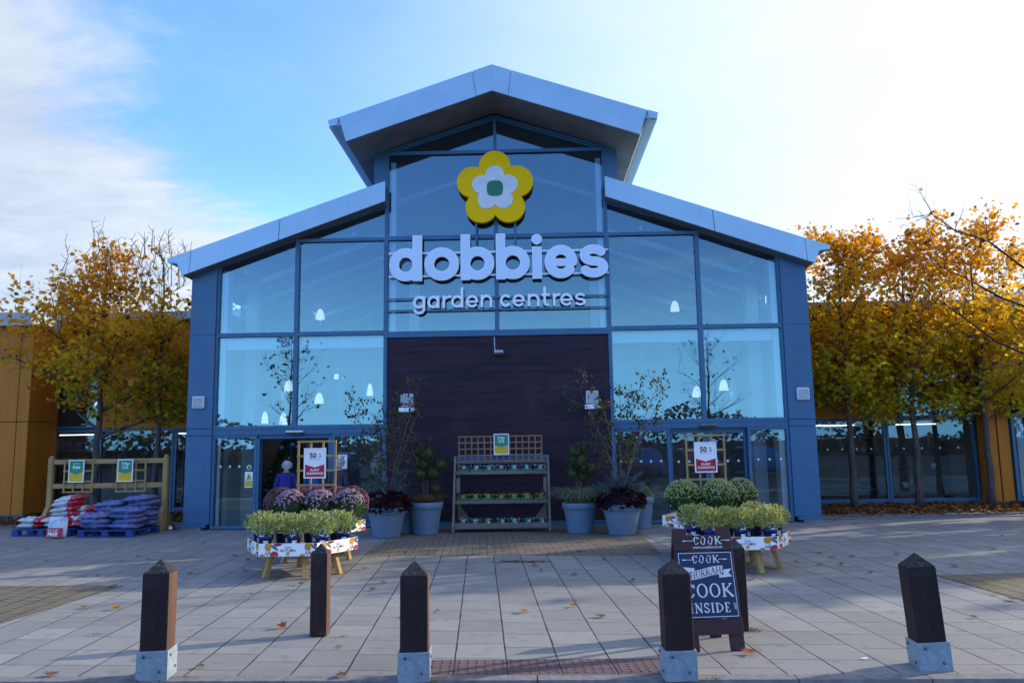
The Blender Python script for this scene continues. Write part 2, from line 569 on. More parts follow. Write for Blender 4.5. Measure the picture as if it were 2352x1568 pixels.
def thing(name, loc, label, cat, group=None, rz=0.):
    o = bpy.data.objects.new(name, None)
    o.empty_display_size = .2
    col.objects.link(o)
    o.location = loc
    o.rotation_euler = (0, 0, rz)
    return tag(o, label, cat, group)


def dup(o, loc, rz=0., label=None, group=None, scale=None):
    r = o.copy()
    col.objects.link(r)
    r.location = loc
    r.rotation_euler = (r.rotation_euler[0], r.rotation_euler[1], rz)
    if scale:
        r.scale = (scale,) * 3 if not hasattr(scale, '__len__') else scale
    tag(r, label, None, group)
    for ch in list(o.children):
        c = ch.copy()
        col.objects.link(c)
        c.parent = r
        for g in list(ch.children):
            d = g.copy()
            col.objects.link(d)
            d.parent = c
    return r


# ------------------------------------------------------------------ 2-D shapes: text and outlines
_geo = {}


def curve_geo(cu):
    o = bpy.data.objects.new('lettering', cu)
    col.objects.link(o)
    dg = bpy.context.evaluated_depsgraph_get()
    me = bpy.data.meshes.new_from_object(o.evaluated_get(dg))
    v = [tuple(p.co) for p in me.vertices]
    f = [tuple(p.vertices) for p in me.polygons]
    bpy.data.objects.remove(o)
    bpy.data.meshes.remove(me)
    return v, f


def text_geo(body, size=1., bold=0., spacing=1., shear=0.):
    """flat centred text as 2-D geometry"""
    k = (body, size, bold, spacing, shear)
    if k not in _geo:
        cu = bpy.data.curves.new('lettering', 'FONT')
        cu.body = body
        cu.size = size
        cu.align_x = 'CENTER'
        cu.align_y = 'CENTER'
        cu.offset = bold * size
        cu.space_character = spacing
        cu.shear = shear
        cu.resolution_u = 3
        cu.dimensions = '2D'
        cu.fill_mode = 'FRONT'
        v, f = curve_geo(cu)
        bpy.data.curves.remove(cu)
        _geo[k] = ([(p[0], p[1]) for p in v], f)
    return _geo[k]


def loops_geo(loops, extrude=0., bevel=0.):
    cu = bpy.data.curves.new('outline', 'CURVE')
    cu.dimensions = '2D'
    cu.fill_mode = 'BOTH' if extrude else 'FRONT'
    cu.extrude = extrude
    cu.bevel_depth = bevel
    cu.bevel_resolution = 1
    for lp in loops:
        sp = cu.splines.new('POLY')
        sp.points.add(len(lp) - 1)
        for i, p in enumerate(lp):
            sp.points[i].co = (p[0], p[1], 0, 1)
        sp.use_cyclic_u = True
    v, f = curve_geo(cu)
    bpy.data.curves.remove(cu)
    return v, f


def contours(sdf, x0, x1, y0, y1, h):
    """closed iso-lines of sdf = 0 by marching squares"""
    xs = np.arange(x0, x1 + h, h)
    ys = np.arange(y0, y1 + h, h)
    X, Y = np.meshgrid(xs, ys, indexing='ij')
    F = sdf(X, Y)
    F[np.abs(F) < 1e-9] = 1e-9
    seg = {}

    def pt(e):
        i, j, d = e
        a = F[i, j]
        if d == 0:
            b = F[i + 1, j]
            return (xs[i] + h * a / (a - b), ys[j])
        b = F[i, j + 1]
        return (xs[i], ys[j] + h * a / (a - b))
    I, J = np.nonzero((np.sign(F[:-1, :-1]) != np.sign(F[1:, :-1])) | (np.sign(F[:-1, :-1]) != np.sign(F[:-1, 1:])) | (np.sign(F[:-1, :-1]) != np.sign(F[1:, 1:])))
    nxt = {}
    for i, j in zip(I.tolist(), J.tolist()):
        c = [F[i, j] < 0, F[i + 1, j] < 0, F[i + 1, j + 1] < 0, F[i, j + 1] < 0]
        e = [(i, j, 0), (i + 1, j, 1), (i, j + 1, 0), (i, j, 1)]
        for k in range(4):
            if c[k] and not c[(k + 1) % 4]:          # leaving edge k
                m = k
                while True:
                    m = (m - 1) % 4
                    if not c[m] and c[(m + 1) % 4]:
                        break
                nxt[e[k]] = e[m]
    loops = []
    while nxt:
        st, cur = next(iter(nxt.items()))
        lp = [pt(st)]
        del nxt[st]
        while cur != st and cur in nxt:
            lp.append(pt(cur))
            cur2 = nxt.pop(cur)
            cur = cur2
        if len(lp) > 4:
            out = []
            n = len(lp)
            for i in range(n):                       # drop points that lie on a straight run
                a, b, c = lp[i - 1], lp[i], lp[(i + 1) % n]
                if abs((b[0] - a[0]) * (c[1] - a[1]) - (b[1] - a[1]) * (c[0] - a[0])) > 1e-7:
                    out.append(b)
            if len(out) > 3:
                loops.append(out)
    return loops


def d_line(X, Y, pts, wd):
    """distance to a polyline minus half its width"""
    best = None
    for (ax, ay), (bx, by) in zip(pts[:-1], pts[1:]):
        vx, vy = bx - ax, by - ay
        L = vx * vx + vy * vy + 1e-12
        t = np.clip(((X - ax) * vx + (Y - ay) * vy) / L, 0, 1)
        d = np.hypot(X - ax - t * vx, Y - ay - t * vy)
        best = d if best is None else np.minimum(best, d)
    return best - wd / 2


def d_rect(X, Y, x0, x1, y0, y1):
    return np.maximum(np.maximum(x0 - X, X - x1), np.maximum(y0 - Y, Y - y1))


def d_ell(X, Y, cx, cy, a, b):
    return (np.hypot((X - cx) / a, (Y - cy) / b) - 1) * min(a, b)


def arc(cx, cy, rx, ry, a0, a1, n=28):
    return [(cx + rx * math.cos(R(a0 + (a1 - a0) * i / n)), cy + ry * math.sin(R(a0 + (a1 - a0) * i / n))) for i in range(n + 1)]


# ================================================================== THE GROUND
def sheet(name, poly, z, m, kind='structure', thick=0.):
    b = MB()
    n = len(poly)
    if thick:
        vs = [(x, y, z) for x, y in poly] + [(x, y, z - thick) for x, y in poly]
        fs = [tuple(range(n)), tuple(range(2 * n - 1, n - 1, -1))] + [(i, i + n, (i + 1) % n + n, (i + 1) % n) for i in range(n)]
        b.add(vs, fs)
    else:
        b.add([(x, y, z) for x, y in poly], [tuple(range(n))])
    return tag(b.build(name, m), kind=kind)


def ky(x):
    return -10.70 - .0225 * x          # front edge of the paving


sheet('ground', [(-1500, -1500), (1500, -1500), (1500, 1500), (-1500, 1500)], -.06, M['asphalt'])
sheet('paving', [(-45, ky(-45)), (45, ky(45)), (45, 40), (-45, 40)], 0., M['slab'], thick=.05)
kb = MB()
x = -24.
while x < 24:
    y0 = ky(x + .45)
    kb.add([(x + .004, ky(x) - .125, -.05), (x + .91, ky(x + .914) - .125, -.05), (x + .91, ky(x + .914) - .003, -.05), (x + .004, ky(x) - .003, -.05),
            (x + .004, ky(x) - .115, .0), (x + .91, ky(x + .914) - .115, .0), (x + .91, ky(x + .914) - .003, .004), (x + .004, ky(x) - .003, .004)],
           [(3, 2, 1, 0), (4, 5, 6, 7), (0, 1, 5, 4), (1, 2, 6, 5), (2, 3, 7, 6), (3, 0, 4, 7)])
    x += .914
tag(kb.build('kerb', M['kerb']), kind='structure')
sheet('block_paving', [(-2.02, -.02), (-1.94, -4.3), (2.6, -4.6), (2.72, -.02)], .004, M['paver'])
sheet('block_paving', [(-14, -6.15), (-4.42, -6.72), (-4.62, -9.6), (-14, -9.2)], .004, M['paver_side'])
sheet('block_paving', [(5.55, -6.66), (14, -6.2), (14, -9.4), (5.72, -9.6), (5.62, -7.5)], .004, M['paver_side'])
tp = sheet('tactile_paving', [(-.16, -10.29), (1.64, -10.30), (1.66, ky(1.66) - .002), (-.14, ky(-.14) - .002)], .004, M['tactile'])
# blisters of the tactile paving
bb = MB()
for i in range(27):
    for j in range(8):
        px, py = -.115 + i * .0667 + j * .0035, -10.325 - j * .0667
        if px < 1.63 and py > ky(px) + .02:
            bb.lathe([(.013, .004), (.0125, .0075), (.008, .0095), (0, .0098)], 8, (px, py, 0))
tag(bb.build('tactile_paving', M['tactile'], tp), kind='structure')
# planting beds in front of the wings, with gravel margins
for sx, pts in ((-1, [(-16, .55), (-6.9, 1.05), (-6.9, 4.2), (-16, 4.2)]), (1, [(6.75, .35), (16, .62), (16, 4.2), (6.75, 4.2)])):
    sheet('gravel', pts, .02, M['gravel'], thick=.015)
lv = MB()
stones = MB()


def leaf_poly(size, curl, rot, pos, tilt=.35, lobes=5):
    """a small lobed leaf, folded along its midrib"""
    out = []
    prof = [(-.5, 0), (-.28, .24), (-.42, .5), (-.08, .36), (.02, .62), (.2, .34), (.5, 0), (.2, -.34), (.02, -.62), (-.08, -.36), (-.42, -.5), (-.28, -.24)] if lobes == 5 else \
        [(-.5, 0), (-.22, .26), (.15, .27), (.5, 0), (.15, -.27), (-.22, -.26)]
    for a, b_ in prof:
        p = Vector((a * size, b_ * size, abs(b_) * size * curl + a * a * size * curl * .7))
        out.append(tuple(rot @ p + Vector(pos)))
    n = len(prof)
    ctr = tuple(rot @ Vector((0, 0, 0)) + Vector(pos))
    return out + [ctr], [(i, (i + 1) % n, n) for i in range(n)]


def rrot(tilt=math.pi):
    return (Matrix.Rotation(random.uniform(0, 2 * math.pi), 3, 'Z') @ Matrix.Rotation(random.uniform(-tilt, tilt), 3, 'X') @ Matrix.Rotation(random.uniform(-tilt, tilt), 3, 'Y'))


def litter(x0, x1, f0, f1, n, name):
    b = MB()
    k = 0
    while k < n:
        px = random.uniform(x0, x1)
        t = random.random() ** .8
        y0 = f0(px)
        py = y0 + (f1 - y0) * t
        if t < .20 and random.random() < .8:
            continue
        v, f = leaf_poly(random.uniform(.06, .115), random.uniform(-.3, .6), rrot(.45), (px, py, .035 + .06 * t * random.random()))
        b.add(v, f, random.choice((0, 0, 0, 1, 1, 2)))
        k += 1
    return b


M['litter_a'] = leafmat('rust_brown_leaf_litter', [(.10, .028, .008), (.17, .052, .012), (.22, .08, .018), (.07, .022, .01)], .1)
M['litter_b'] = leafmat('tan_leaf_litter', [(.30, .15, .05), (.22, .10, .03), (.34, .2, .08)], .1)
M['litter_c'] = leafmat('orange_leaf_litter', [(.42, .17, .02), (.36, .12, .015)], .1)
lm = [M['litter_a'], M['litter_b'], M['litter_c']]
tag(litter(-16, -6.8, lambda x: .75 + .035 * (x + 16), 4.0, 5200, '').build('fallen_leaves', lm), kind='stuff')
tag(litter(6.85, 16, lambda x: .62 + .03 * (x - 6.8), 3.6, 5200, '').build('fallen_leaves', lm), kind='stuff')

# ================================================================== THE ENTRANCE BUILDING
J, MM, CC, OO = 6.07, 4.34, 2.40, 6.62
T2, T1, T0, TT = 2.105, 4.10, 6.17, 8.10


def low_line(x):
    return 6.885 - .342 * (x - 2.4)


def inset(poly, w_):
    n = len(poly)
    area = sum(poly[i][0] * poly[(i + 1) % n][1] - poly[(i + 1) % n][0] * poly[i][1] for i in range(n))
    sg = 1 if area > 0 else -1
    lines = []
    for i in range(n):
        a, b_ = Vector(poly[i]), Vector(poly[(i + 1) % n])
        d = (b_ - a).normalized()
        nn_ = Vector((-d.y, d.x)) * sg
        lines.append((a + nn_ * w_, d))
    out = []
    for i in range(n):
        p, d = lines[i - 1]
        q, e = lines[i]
        den_ = d.x * e.y - d.y * e.x
        t = ((q.x - p.x) * e.y - (q.y - p.y) * e.x) / den_
        out.append(tuple(p + d * t))
    return out


shop = thing('entrance_building', (0, 0, 0), 'tall blue framed glass entrance building with stepped silver roofs and dark timber centre panel', 'shop building')


def window(poly, parent, g='glass', w_=.045, y0=-.06, y1=.05, fm='frame', streak=False):
    ins = inset(poly, w_)
    o = MB().ring(poly, ins, y0, y1).build('window', M[fm], parent)
    n = len(ins)
    MB().add([(x_, .012 + (y0 + y1) / 2, z_) for x_, z_ in ins], [tuple(range(n))]).build('window_pane', M[g], o)
    return o


for s in (-1, 1):
    f = lambda pts: [(s * a, b_) for a, b_ in (pts if s > 0 else pts[::-1])]
    window(f([(MM, T1), (J, T1), (J, low_line(J)), (MM, low_line(MM))]), shop)
    window(f([(CC, T1), (MM, T1), (MM, T0), (CC, T0)]), shop)
    window(f([(CC, T0), (MM, T0), (MM, low_line(MM) + .02), (CC, low_line(CC))]), shop, w_=.028)
    window(f([(MM, T2), (J, T2), (J, T1), (MM, T1)]), shop)
    window(f([(CC, T2), (MM, T2), (MM, T1), (CC, T1)]), shop)
    window(f([(0, T0), (CC, T0), (CC, TT), (0, TT)]), shop)
    window(f([(0, 4.07), (CC, 4.07), (CC, T0), (0, T0)]), shop, g='glass_streak' if s < 0 else 'glass')
    window(f([(0, TT), (2.36, TT), (0, TT + .755)]), shop, w_=.032)
# header band over the doors, sill rail of the sign bay
for s in (-1, 1):
    b = MB().box(*sorted((s * CC, s * J)), -.065, .06, 1.955, T2)
    b.box(*sorted((s * CC, s * J)), -.082, -.067, 2.075, 2.095)
    b.box(*sorted((s * CC, s * J)), -.078, -.067, 1.96, 1.985)
    b.build('lintel', M['frame'], shop)
MB().box(-CC, CC, -.065, .06, 3.985, 4.068).build('lintel', M['frame'], shop)
# cladding boards
b = MB()
z = .11
i = 0
while z < 3.97:
    h = min(.148, 3.98 - z)
    xx = random.uniform(-1.5, 1.5)
    b.box(-CC + .03, xx, -.035 + random.uniform(-.004, .004), .0, z, z + h - .003)
    b.box(xx + .002, CC - .03, -.035 + random.uniform(-.004, .004), .0, z, z + h - .003)
    z += .148
b.box(-CC + .031, CC - .031, .0, .1, .1, 3.98)
b.build('timber_cladding', M['clad'], shop)
b = MB()
b.box(-CC, -CC + .03, -.06, .05, .0, 3.98).box(CC - .03, CC, -.06, .05, .0, 3.98).box(-CC + .03, CC - .03, -.06, .05, .0, .10)
b.build('cladding_trim', M['frame'], shop)
# corner pilasters
for s in (-1, 1):
    b = MB()
    top = lambda x: low_line(x) + .02
    for (z0, z1) in ((.12, 1.955), (1.972, 2.10), (2.117, 4.09), (4.107, None)):
        if z1 is None:
            pl = [(s * (J + .004), z0), (s * OO, z0), (s * OO, top(OO)), (s * (J + .004), top(J))]
            b.prism(pl if s > 0 else pl[::-1], -.10, .25)
        else:
            b.box(*sorted((s * (J + .004), s * OO)), -.10, .25, z0, z1)
    b.box(*sorted((s * (J + .012), s * (OO - .008))), -.09, .24, .12, 5.4)
    b.box(*sorted((s * (J + .004), s * (OO + .015))), -.115, .25, 1.958, 1.969).box(*sorted((s * (J + .004), s * (OO + .015))), -.115, .25, 2.103, 2.114)
    b.box(*sorted((s * (J + .06), s * (OO + .05))), -.15, .27, .055, .119)
    b.build('pilaster', M['frame'], shop, bevel=.004)
    b = MB()
    b.box(*sorted((s * (J + .16), s * (OO + .03))), -.14, .2, .0, .054)
    b.build('pilaster_base', M['kerb'], shop)
    # side walls with a clerestory opening, and the raised middle's cheeks
    b = MB()
    X0, X1 = sorted((s * 6.46, s * 6.60))
    b.box(X0, X1, .26, 12, 0, 4.88).box(X0, X1, .26, 1.55, 4.88, 5.25).box(X0, X1, 2.75, 12, 4.88, 5.25).box(X0, X1, .26, 12, 5.25, 5.42)
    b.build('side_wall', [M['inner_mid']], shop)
    b = MB()
    pl = [(s * 2.40, 6.9), (s * 2.68, 6.9), (s * 2.68, 8.09), (s * 2.40, 8.18)]
    b.prism(pl if s > 0 else pl[::-1], -.03, .22)
    b.box(*sorted((s * 2.60, s * 2.675)), .22, 12, 6.7, 8.05)
    b.build('cheek_panel', M['frame'], shop)
MB().box(-6.46, 6.46, 12, 12.2, 0, 9).build('rear_wall', M['inner_mid'], shop)

# roofs: silver top, grey soffit, silver fascia with open joints
def roof(name_pts_top, soff_pts, y0, y1):
    MB().prism(name_pts_top, y0, y1).build('roof', M['fascia'], shop)
    MB().prism(soff_pts, y0 + .002, y1).build('soffit', M['soffit'], shop)


for s in (-1, 1):
    o = lambda pts: [(s * a, b_) for a, b_ in (pts if s > 0 else pts[::-1])]
    roof(o([(0, 9.35), (3.36, 8.27), (3.41, 8.28), (3.43, 8.41), (0, 9.565)]),
         o([(0, 8.995), (3.05, 7.965), (3.22, 8.31), (0, 9.348)]), -1.11, 12)
    roof(o([(2.69, 7.0), (6.83, 5.64), (7.03, 5.65), (7.05, 5.735), (2.69, 7.235)]),
         o([(2.69, 6.79), (6.71, 5.365), (6.82, 5.63), (2.69, 6.998)]), -.36, 12)
    # fascias in lengths, 8 mm joints
    def upz(x): return 9.57 - .3375 * x
    def upb(x): return 8.99 - .3375 * x
    segs = [(0, .0, .40, .33), (.41, .338, 3.20, 3.05)]
    for (a0, a1, b0, b1) in segs:
        pl = [(a1, upb(a1)), (b1, upb(b1)), (b0, upz(b0)), (a0, upz(a0))]
        MB().prism(o(pl), -1.15, -1.112).build('fascia_panel', M['fascia'], shop, bevel=.004)
    MB().prism(o([(3.235, 8.315), (3.40, 8.29), (3.43, 8.42), (3.21, 8.487)]), -1.16, -1.112).build('gutter_end', M['fascia'], shop)
    lt = lambda x: 7.355 - .3466 * (x - 2.362)
    lb = lambda x: 6.905 - .3557 * (x - 2.362)
    for (a, c) in ((2.365, 4.62), (4.63, 6.53)):
        pl = [(a + (.04 if a > 3 else 0), lb(a + (.04 if a > 3 else 0))), (c + .035, lb(c + .035)), (c, lt(c)), (a, lt(a))]
        MB().prism(o(pl), -.40, -.362).build('fascia_panel', M['fascia'], shop, bevel=.004)
    MB().prism(o([(6.575, lb(6.575)), (6.72, 5.36), (6.83, 5.625), (7.035, 5.645), (7.05, 5.73), (6.54, lt(6.54))]), -.40, -.362).build('gutter_end', M['fascia'], shop)
    MB().prism(o([(2.40, 6.905), (2.685, 6.80), (2.685, 7.235), (2.40, 7.33)]), -.358, -.05).build('soffit', M['soffit'], shop)
    # soffit of the short overhang in front of the glass
    MB().prism(o([(2.42, low_line(2.42) + .005), (6.6, low_line(6.6) + .005), (6.6, low_line(6.6) + .05), (2.42, low_line(2.42) + .05)]), -.07, .24).build('head_rail', M['frame'], shop)
MB().prism([(-2.38, TT + .012), (0, TT + .765), (2.38, TT + .012), (2.40, TT + .06), (0, TT + .84), (-2.40, TT + .06)], -.06, .2).build('head_rail', M['frame'], shop)

# ground floor glazing and sliding doors
def dots(o, x0, x1, y, z=1.33, n=4):
    for i in range(n):
        xx = x0 + (x1 - x0) * (i + .5) / n
        b = MB()
        b.lathe([(.028, 0), (.028, .003)], 14)
        ob = b.build('safety_dot', M['white'], o)
        ob.location = (xx, y, z)
        ob.rotation_euler = (R(90), 0, 0)


def rect(x0, x1, z0, z1):
    return [(x0, z0), (x1, z0), (x1, z1), (x0, z1)]


wl = window(rect(-J, -5.12, .02, 1.955), shop, 'glass_dark', .055)
dots(wl, -6.0, -5.2, -.004, 1.30, 4)
wr = window(rect(-3.52, -CC, .02, 1.955), shop, 'glass_dark', .055)
w3 = window(rect(CC, 3.59, .02, 1.955), shop, 'glass_dark', .055)
dots(w3, 2.45, 3.5, -.004, 1.28, 5)
w4 = window(rect(5.21, J, .02, 1.955), shop, 'glass_dark', .055)
dots(w4, 5.3, 6.0, -.004, 1.28, 3)


def door(x0, x1, y, nd):
    o = MB().ring(rect(x0, x1, .03, 1.90), inset(rect(x0, x1, .03, 1.90), .05), y - .02, y + .02).build('sliding_door', M['frame'], shop)
    MB().add([(x0 + .05, y + .002, .08), (x1 - .05, y + .002, .08), (x1 - .05, y + .002, 1.85), (x0 + .05, y + .002, 1.85)], [(0, 1, 2, 3)]).build('door_pane', M['glass_dark'], o)
    if nd:
        dots(o, x0 + .06, x1 - .06, y - .012, 1.26, nd)


door(3.60, 4.39, .09, 3)
door(4.40, 5.20, .09, 3)
door(-5.95, -5.06, .12, 0)
door(-3.62, -2.55, .12, 0)
b = MB().box(-5.118, -3.522, .0, .14, 1.875, 1.953).box(-5.118, -5.065, -.05, .05, 0, 1.873).box(-3.60, -3.522, -.05, .05, 0, 1.873)
b.build('door_frame', M['frame'], shop)
MB().box(3.592, 5.208, .04, .15, 1.905, 1.953).build('door_frame', M['frame'], shop)
# door leaves of the inner lobby screen
MB().box(-4.36, -4.29, 1.0, 1.06, 0, 1.95).box(-5.1, -3.5, 1.0, 1.06, 1.86, 1.95).build('lobby_frame', M['frame'], shop)
for s in (-1, 1):
    b = MB()
    for (a, c) in ((4.05, 4.12), (3.56, 3.68)):
        b.box(*sorted((s * 2.6, s * 6.0)), 3.4, 3.5, a, c)
    for xx in (2.79, 3.51, 4.16, 5.93):
        b.box(*sorted((s * xx, s * (xx + .09))), 3.41, 3.49, 2.3, 4.045)
    b.build('lobby_screen', M['frame'], shop)
    b = MB()
    for yy, xx in ((2.0, 6.05), (5.5, 2.6)):
        b.box(*sorted((s * (xx - .14), s * (xx + .14))), yy, yy + .28, 0, 6.0 if xx > 3 else 6.6)
    b.build('white_column', M['reveal'], shop)
for s in (-1, 1):
    b = MB()
    b.box(*sorted((s * 5.90, s * 6.02)), .10, .40, 0.02, 5.55)
    b.build('window_reveal', M['reveal'], shop)
    MB().box(*sorted((s * 2.47, s * 5.88)), .12, .42, 3.80, 4.02).build('floor_edge', M['reveal'], shop)
    MB().box(*sorted((s * 2.22, s * 2.33)), .12, .40, 4.12, 7.95).build('window_reveal', M['reveal'], shop)
    b = MB()
    for yy in (1.3, 3.9, 6.5):
        b.bar((s * 2.5, yy, 6.62), (s * 6.44, yy, 5.28), .12, .10)
    for xx in (3.2, 4.4, 5.6):
        b.bar((s * xx, .3, low_line(xx) - .22), (s * xx, 8.9, low_line(xx) - .22), .06, .08, 0, (0, 0, 1))
    b.build('ceiling_beam', M['white'], shop)
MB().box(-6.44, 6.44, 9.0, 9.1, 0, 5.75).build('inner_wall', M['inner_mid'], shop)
for s in (-1, 1):
    MB().box(*sorted((s * 6.44, s * 1.6)), 4.2, 4.3, 0, 2.15).build('display_partition', M['inner_dark'], shop)
MB().box(-2.6, 2.6, .3, .4, 0, 4.0).build('partition', M['inner_dark'], shop)
tag(MB().box(-6.44, 6.44, .08, 11.9, .004, .012).build('floor', M['inner_floor']), kind='structure')
# roof trusses inside
b = MB()
for yy in (2.4, 8.0):
    for s in (-1, 1):
        b.bar((s * 6.4, yy, 5.15), (s * 2.6, yy, 6.45), .10, .10)
        b.bar((s * 2.6, yy, 7.75), (0, yy, 8.6), .10, .10)
        b.bar((s * 5.3, yy, 5.2), (s * 4.6, yy, 5.75), .05, .05)
b.build('roof_truss', M['white'], shop)

# ================================================================== THE SIGN
def letter(ch, x0, x1, base, xh, asc, w_):
    """signed distance of one rounded sans letter"""
    cx, rx, r = (x0 + x1) / 2, (x1 - x0) / 2 - w_ / 2, xh / 2 - w_ / 2
    cy = base + xh / 2

    def ringf(X, Y, a0=0, a1=360):
        return d_line(X, Y, arc(cx, cy, rx, r, a0, a1, 40), w_)
    def f(X, Y):
        if ch == 'o':
            return ringf(X, Y)
        if ch == 'd':
            return np.minimum(ringf(X, Y), d_rect(X, Y, x1 - w_, x1, base, base + asc))
        if ch == 'b':
            return np.minimum(ringf(X, Y), d_rect(X, Y, x0, x0 + w_, base, base + asc))
        if ch == 'a':
            return np.minimum(ringf(X, Y), d_rect(X, Y, x1 - w_, x1, base, base + xh))
        if ch == 'g':
            h = arc(cx, base - .02 * xh, rx, r * .9, 0, -155, 24)
            return np.minimum(ringf(X, Y), np.minimum(d_rect(X, Y, x1 - w_, x1, base - .05 * xh, base + xh), d_line(X, Y, h, w_)))
        if ch == 'i':
            xc = (x0 + x1) / 2
            return np.minimum(d_rect(X, Y, xc - w_ / 2, xc + w_ / 2, base, base + xh * .97), np.hypot(X - xc, Y - base - asc * .865) - w_ * .56)
        if ch == 'e':
            d = np.minimum(d_line(X, Y, arc(cx, cy, rx, r, 0, 318, 40), w_), d_line(X, Y, [(cx - rx, cy - .02 * xh), (cx + rx, cy - .02 * xh)], w_ * .8))
            return d
        if ch == 'c':
            return ringf(X, Y, 48, 312)
        if ch == 's':
            q = r / 2
            top_ = arc(cx, cy + q, rx * .93, q, 35, 262, 26)
            bot = arc(cx, cy - q, rx, q, 82, -150, 26)
            return d_line(X, Y, top_ + bot, w_ * .96)
        if ch == 'r':
            return np.minimum(d_rect(X, Y, x0, x0 + w_, base, base + xh), d_line(X, Y, arc(x1 - w_ * .3, base + xh - w_ / 2 - r * .8, x1 - x0 - w_ * .8, r * .8, 88, 170, 14), w_))
        if ch == 'n':
            ar = arc(cx, base + xh - w_ / 2 - rx, rx, rx, 0, 180, 20)
            return np.minimum(d_rect(X, Y, x0, x0 + w_, base, base + xh), np.minimum(d_line(X, Y, ar, w_), d_rect(X, Y, x1 - w_, x1, base, base + xh - rx)))
        if ch == 't':
            xs = x0 + (x1 - x0) * .38
            hk = arc(xs + .5 * (x1 - xs), base + w_ / 2 + .5 * (x1 - xs), .5 * (x1 - xs), .5 * (x1 - xs), 180, 290, 12)
            return np.minimum(np.minimum(d_rect(X, Y, xs - w_ / 2, xs + w_ / 2, base + .25 * xh, base + asc * .95), d_line(X, Y, hk, w_)), d_rect(X, Y, x0, x1, base + xh - w_, base + xh))
    return f


def make_letter(ch, x0, x1, base, xh, asc, w_, parent, y=-.155, dep=.032, h=.012, rim=.016):
    f = letter(ch, x0, x1, base, xh, asc, w_)
    bx = (x0 - .06, x1 + .06, base - (.5 * xh if ch == 'g' else .06), base + asc + .08)
    b = MB()
    v, fc = loops_geo(contours(f, *bx, h), dep, .004)
    b.add([(p[0], y - p[2], p[1]) for p in v], fc, 0)
    if rim:
        v, fc = loops_geo(contours(lambda X, Y: f(X, Y) + rim, *bx, h))
        b.add([(p[0], y - dep - .0065, p[1]) for p in v], fc, 1)
    return b.build('letter', [M['rim'], M['letter']], parent)


sign = thing('shop_sign', (0, -.05, 4.4), 'two lines of raised pale lettering on rails across the glass gable', 'sign')
sign.location = (0, 0, 0)
PX = lambda p: (p - 897) / 363.
for ch, a, c in (('d', 62, 316), ('o', 338, 605), ('b', 622, 881), ('b', 898, 1158), ('i', 1178, 1256), ('e', 1277, 1528), ('s', 1545, 1770)):
    make_letter(ch, PX(a), PX(c), 5.185, .722, 1.0, .198, sign)
for ch, a, c in (('g', 248, 340), ('a', 360, 450), ('r', 478, 540), ('d', 545, 637), ('e', 660, 752), ('n', 775, 862), ('c', 925, 1010), ('e', 1022, 1115), ('n', 1140, 1228),
                 ('t', 1247, 1308), ('r', 1335, 1388), ('e', 1392, 1485), ('s', 1505, 1588)):
    make_letter(ch, PX(a), PX(c), 4.59, .265, .44, .046, sign, -.150, .014, .006, 0)
for zz, mm_, a, c in ((5.81, 'rim', -2.33, 2.42), (5.30, 'rim', -2.33, 2.42), (4.81, 'frame', -2.36, 2.43), (4.555, 'frame', -2.36, 2.43)):
    b = MB().box(a, c, -.128, -.108, zz - .016, zz + .016)
    for xx in (a + .05, (a + c) / 2, c - .08):
        b.box(xx, xx + .03, -.107, -.065, zz - .012, zz + .012)
    b.build('mounting_rail', M[mm_], sign)
emb = thing('flower_emblem', (0, -.05, 7.18), 'large five petalled yellow and white flower emblem high on the gable glass', 'sign emblem')


def flower(rc, rp):
    def f(X, Y):
        d = np.hypot(X, Y) - rc
        for k in range(5):
            a = R(90 + 72 * k)
            d = np.minimum(d, np.hypot(X - rc * math.cos(a), Y - rc * math.sin(a)) - rp)
        return d
    return f


for nm, f, dep, yy, mm_ in (('yellow_petals', flower(.505, .345), .055, -.19, 'yellow'), ('white_petals', flower(.305, .203), .008, -.252, 'white'),
                            ('green_centre', lambda X, Y: (np.abs(X / .172) ** 3 + np.abs(Y / .17) ** 3) ** (1 / 3.) * .17 - .17, .006, -.266, 'green')):
    v, fc = loops_geo(contours(f, -.95, .95, -.95, .95, .011), dep, .003)
    MB().add([(p[0], yy + .05 - p[2], p[1]) for p in v], fc).build(nm, M[mm_], emb)
b = MB()
for xx in (-.42, .42):
    b.box(xx - .02, xx + .02, -.13, -.10, -1.35, -.5)
    b.box(xx - .02, xx + .02, -.099, -.015, -1.03, -1.0)
b.build('support_post', M['frame'], emb)

# ================================================================== THE WINGS
def wing_window(x0, x1, z0, z1, y, par, w_=.05, g='glass_dark'):
    o = MB().ring(rect(x0, x1, z0, z1), inset(rect(x0, x1, z0, z1), w_), y - .05, y + .05).build('window', M['frame'], par)
    MB().add([(x0 + w_, y, z0 + w_), (x1 - w_, y, z0 + w_), (x1 - w_, y, z1 - w_), (x0 + w_, y, z1 - w_)], [(0, 1, 2, 3)]).build('window_pane', M[g], o)
    return o


def panels(x0, x1, z0, z1, y, par, n, name='timber_panel', mm_='orange'):
    """full-height cladding boards with shadow gaps, one part"""
    b = MB()
    wd = (x1 - x0) / n
    for i in range(n):
        b.box(x0 + i * wd + .005, x0 + (i + 1) * wd - .005, y - .03, y + .05, z0, z1)
    b.box(x0, x1, y - .005, y + .06, z0 + .004, z1 - .004)
    return b.build(name, M[mm_], par)


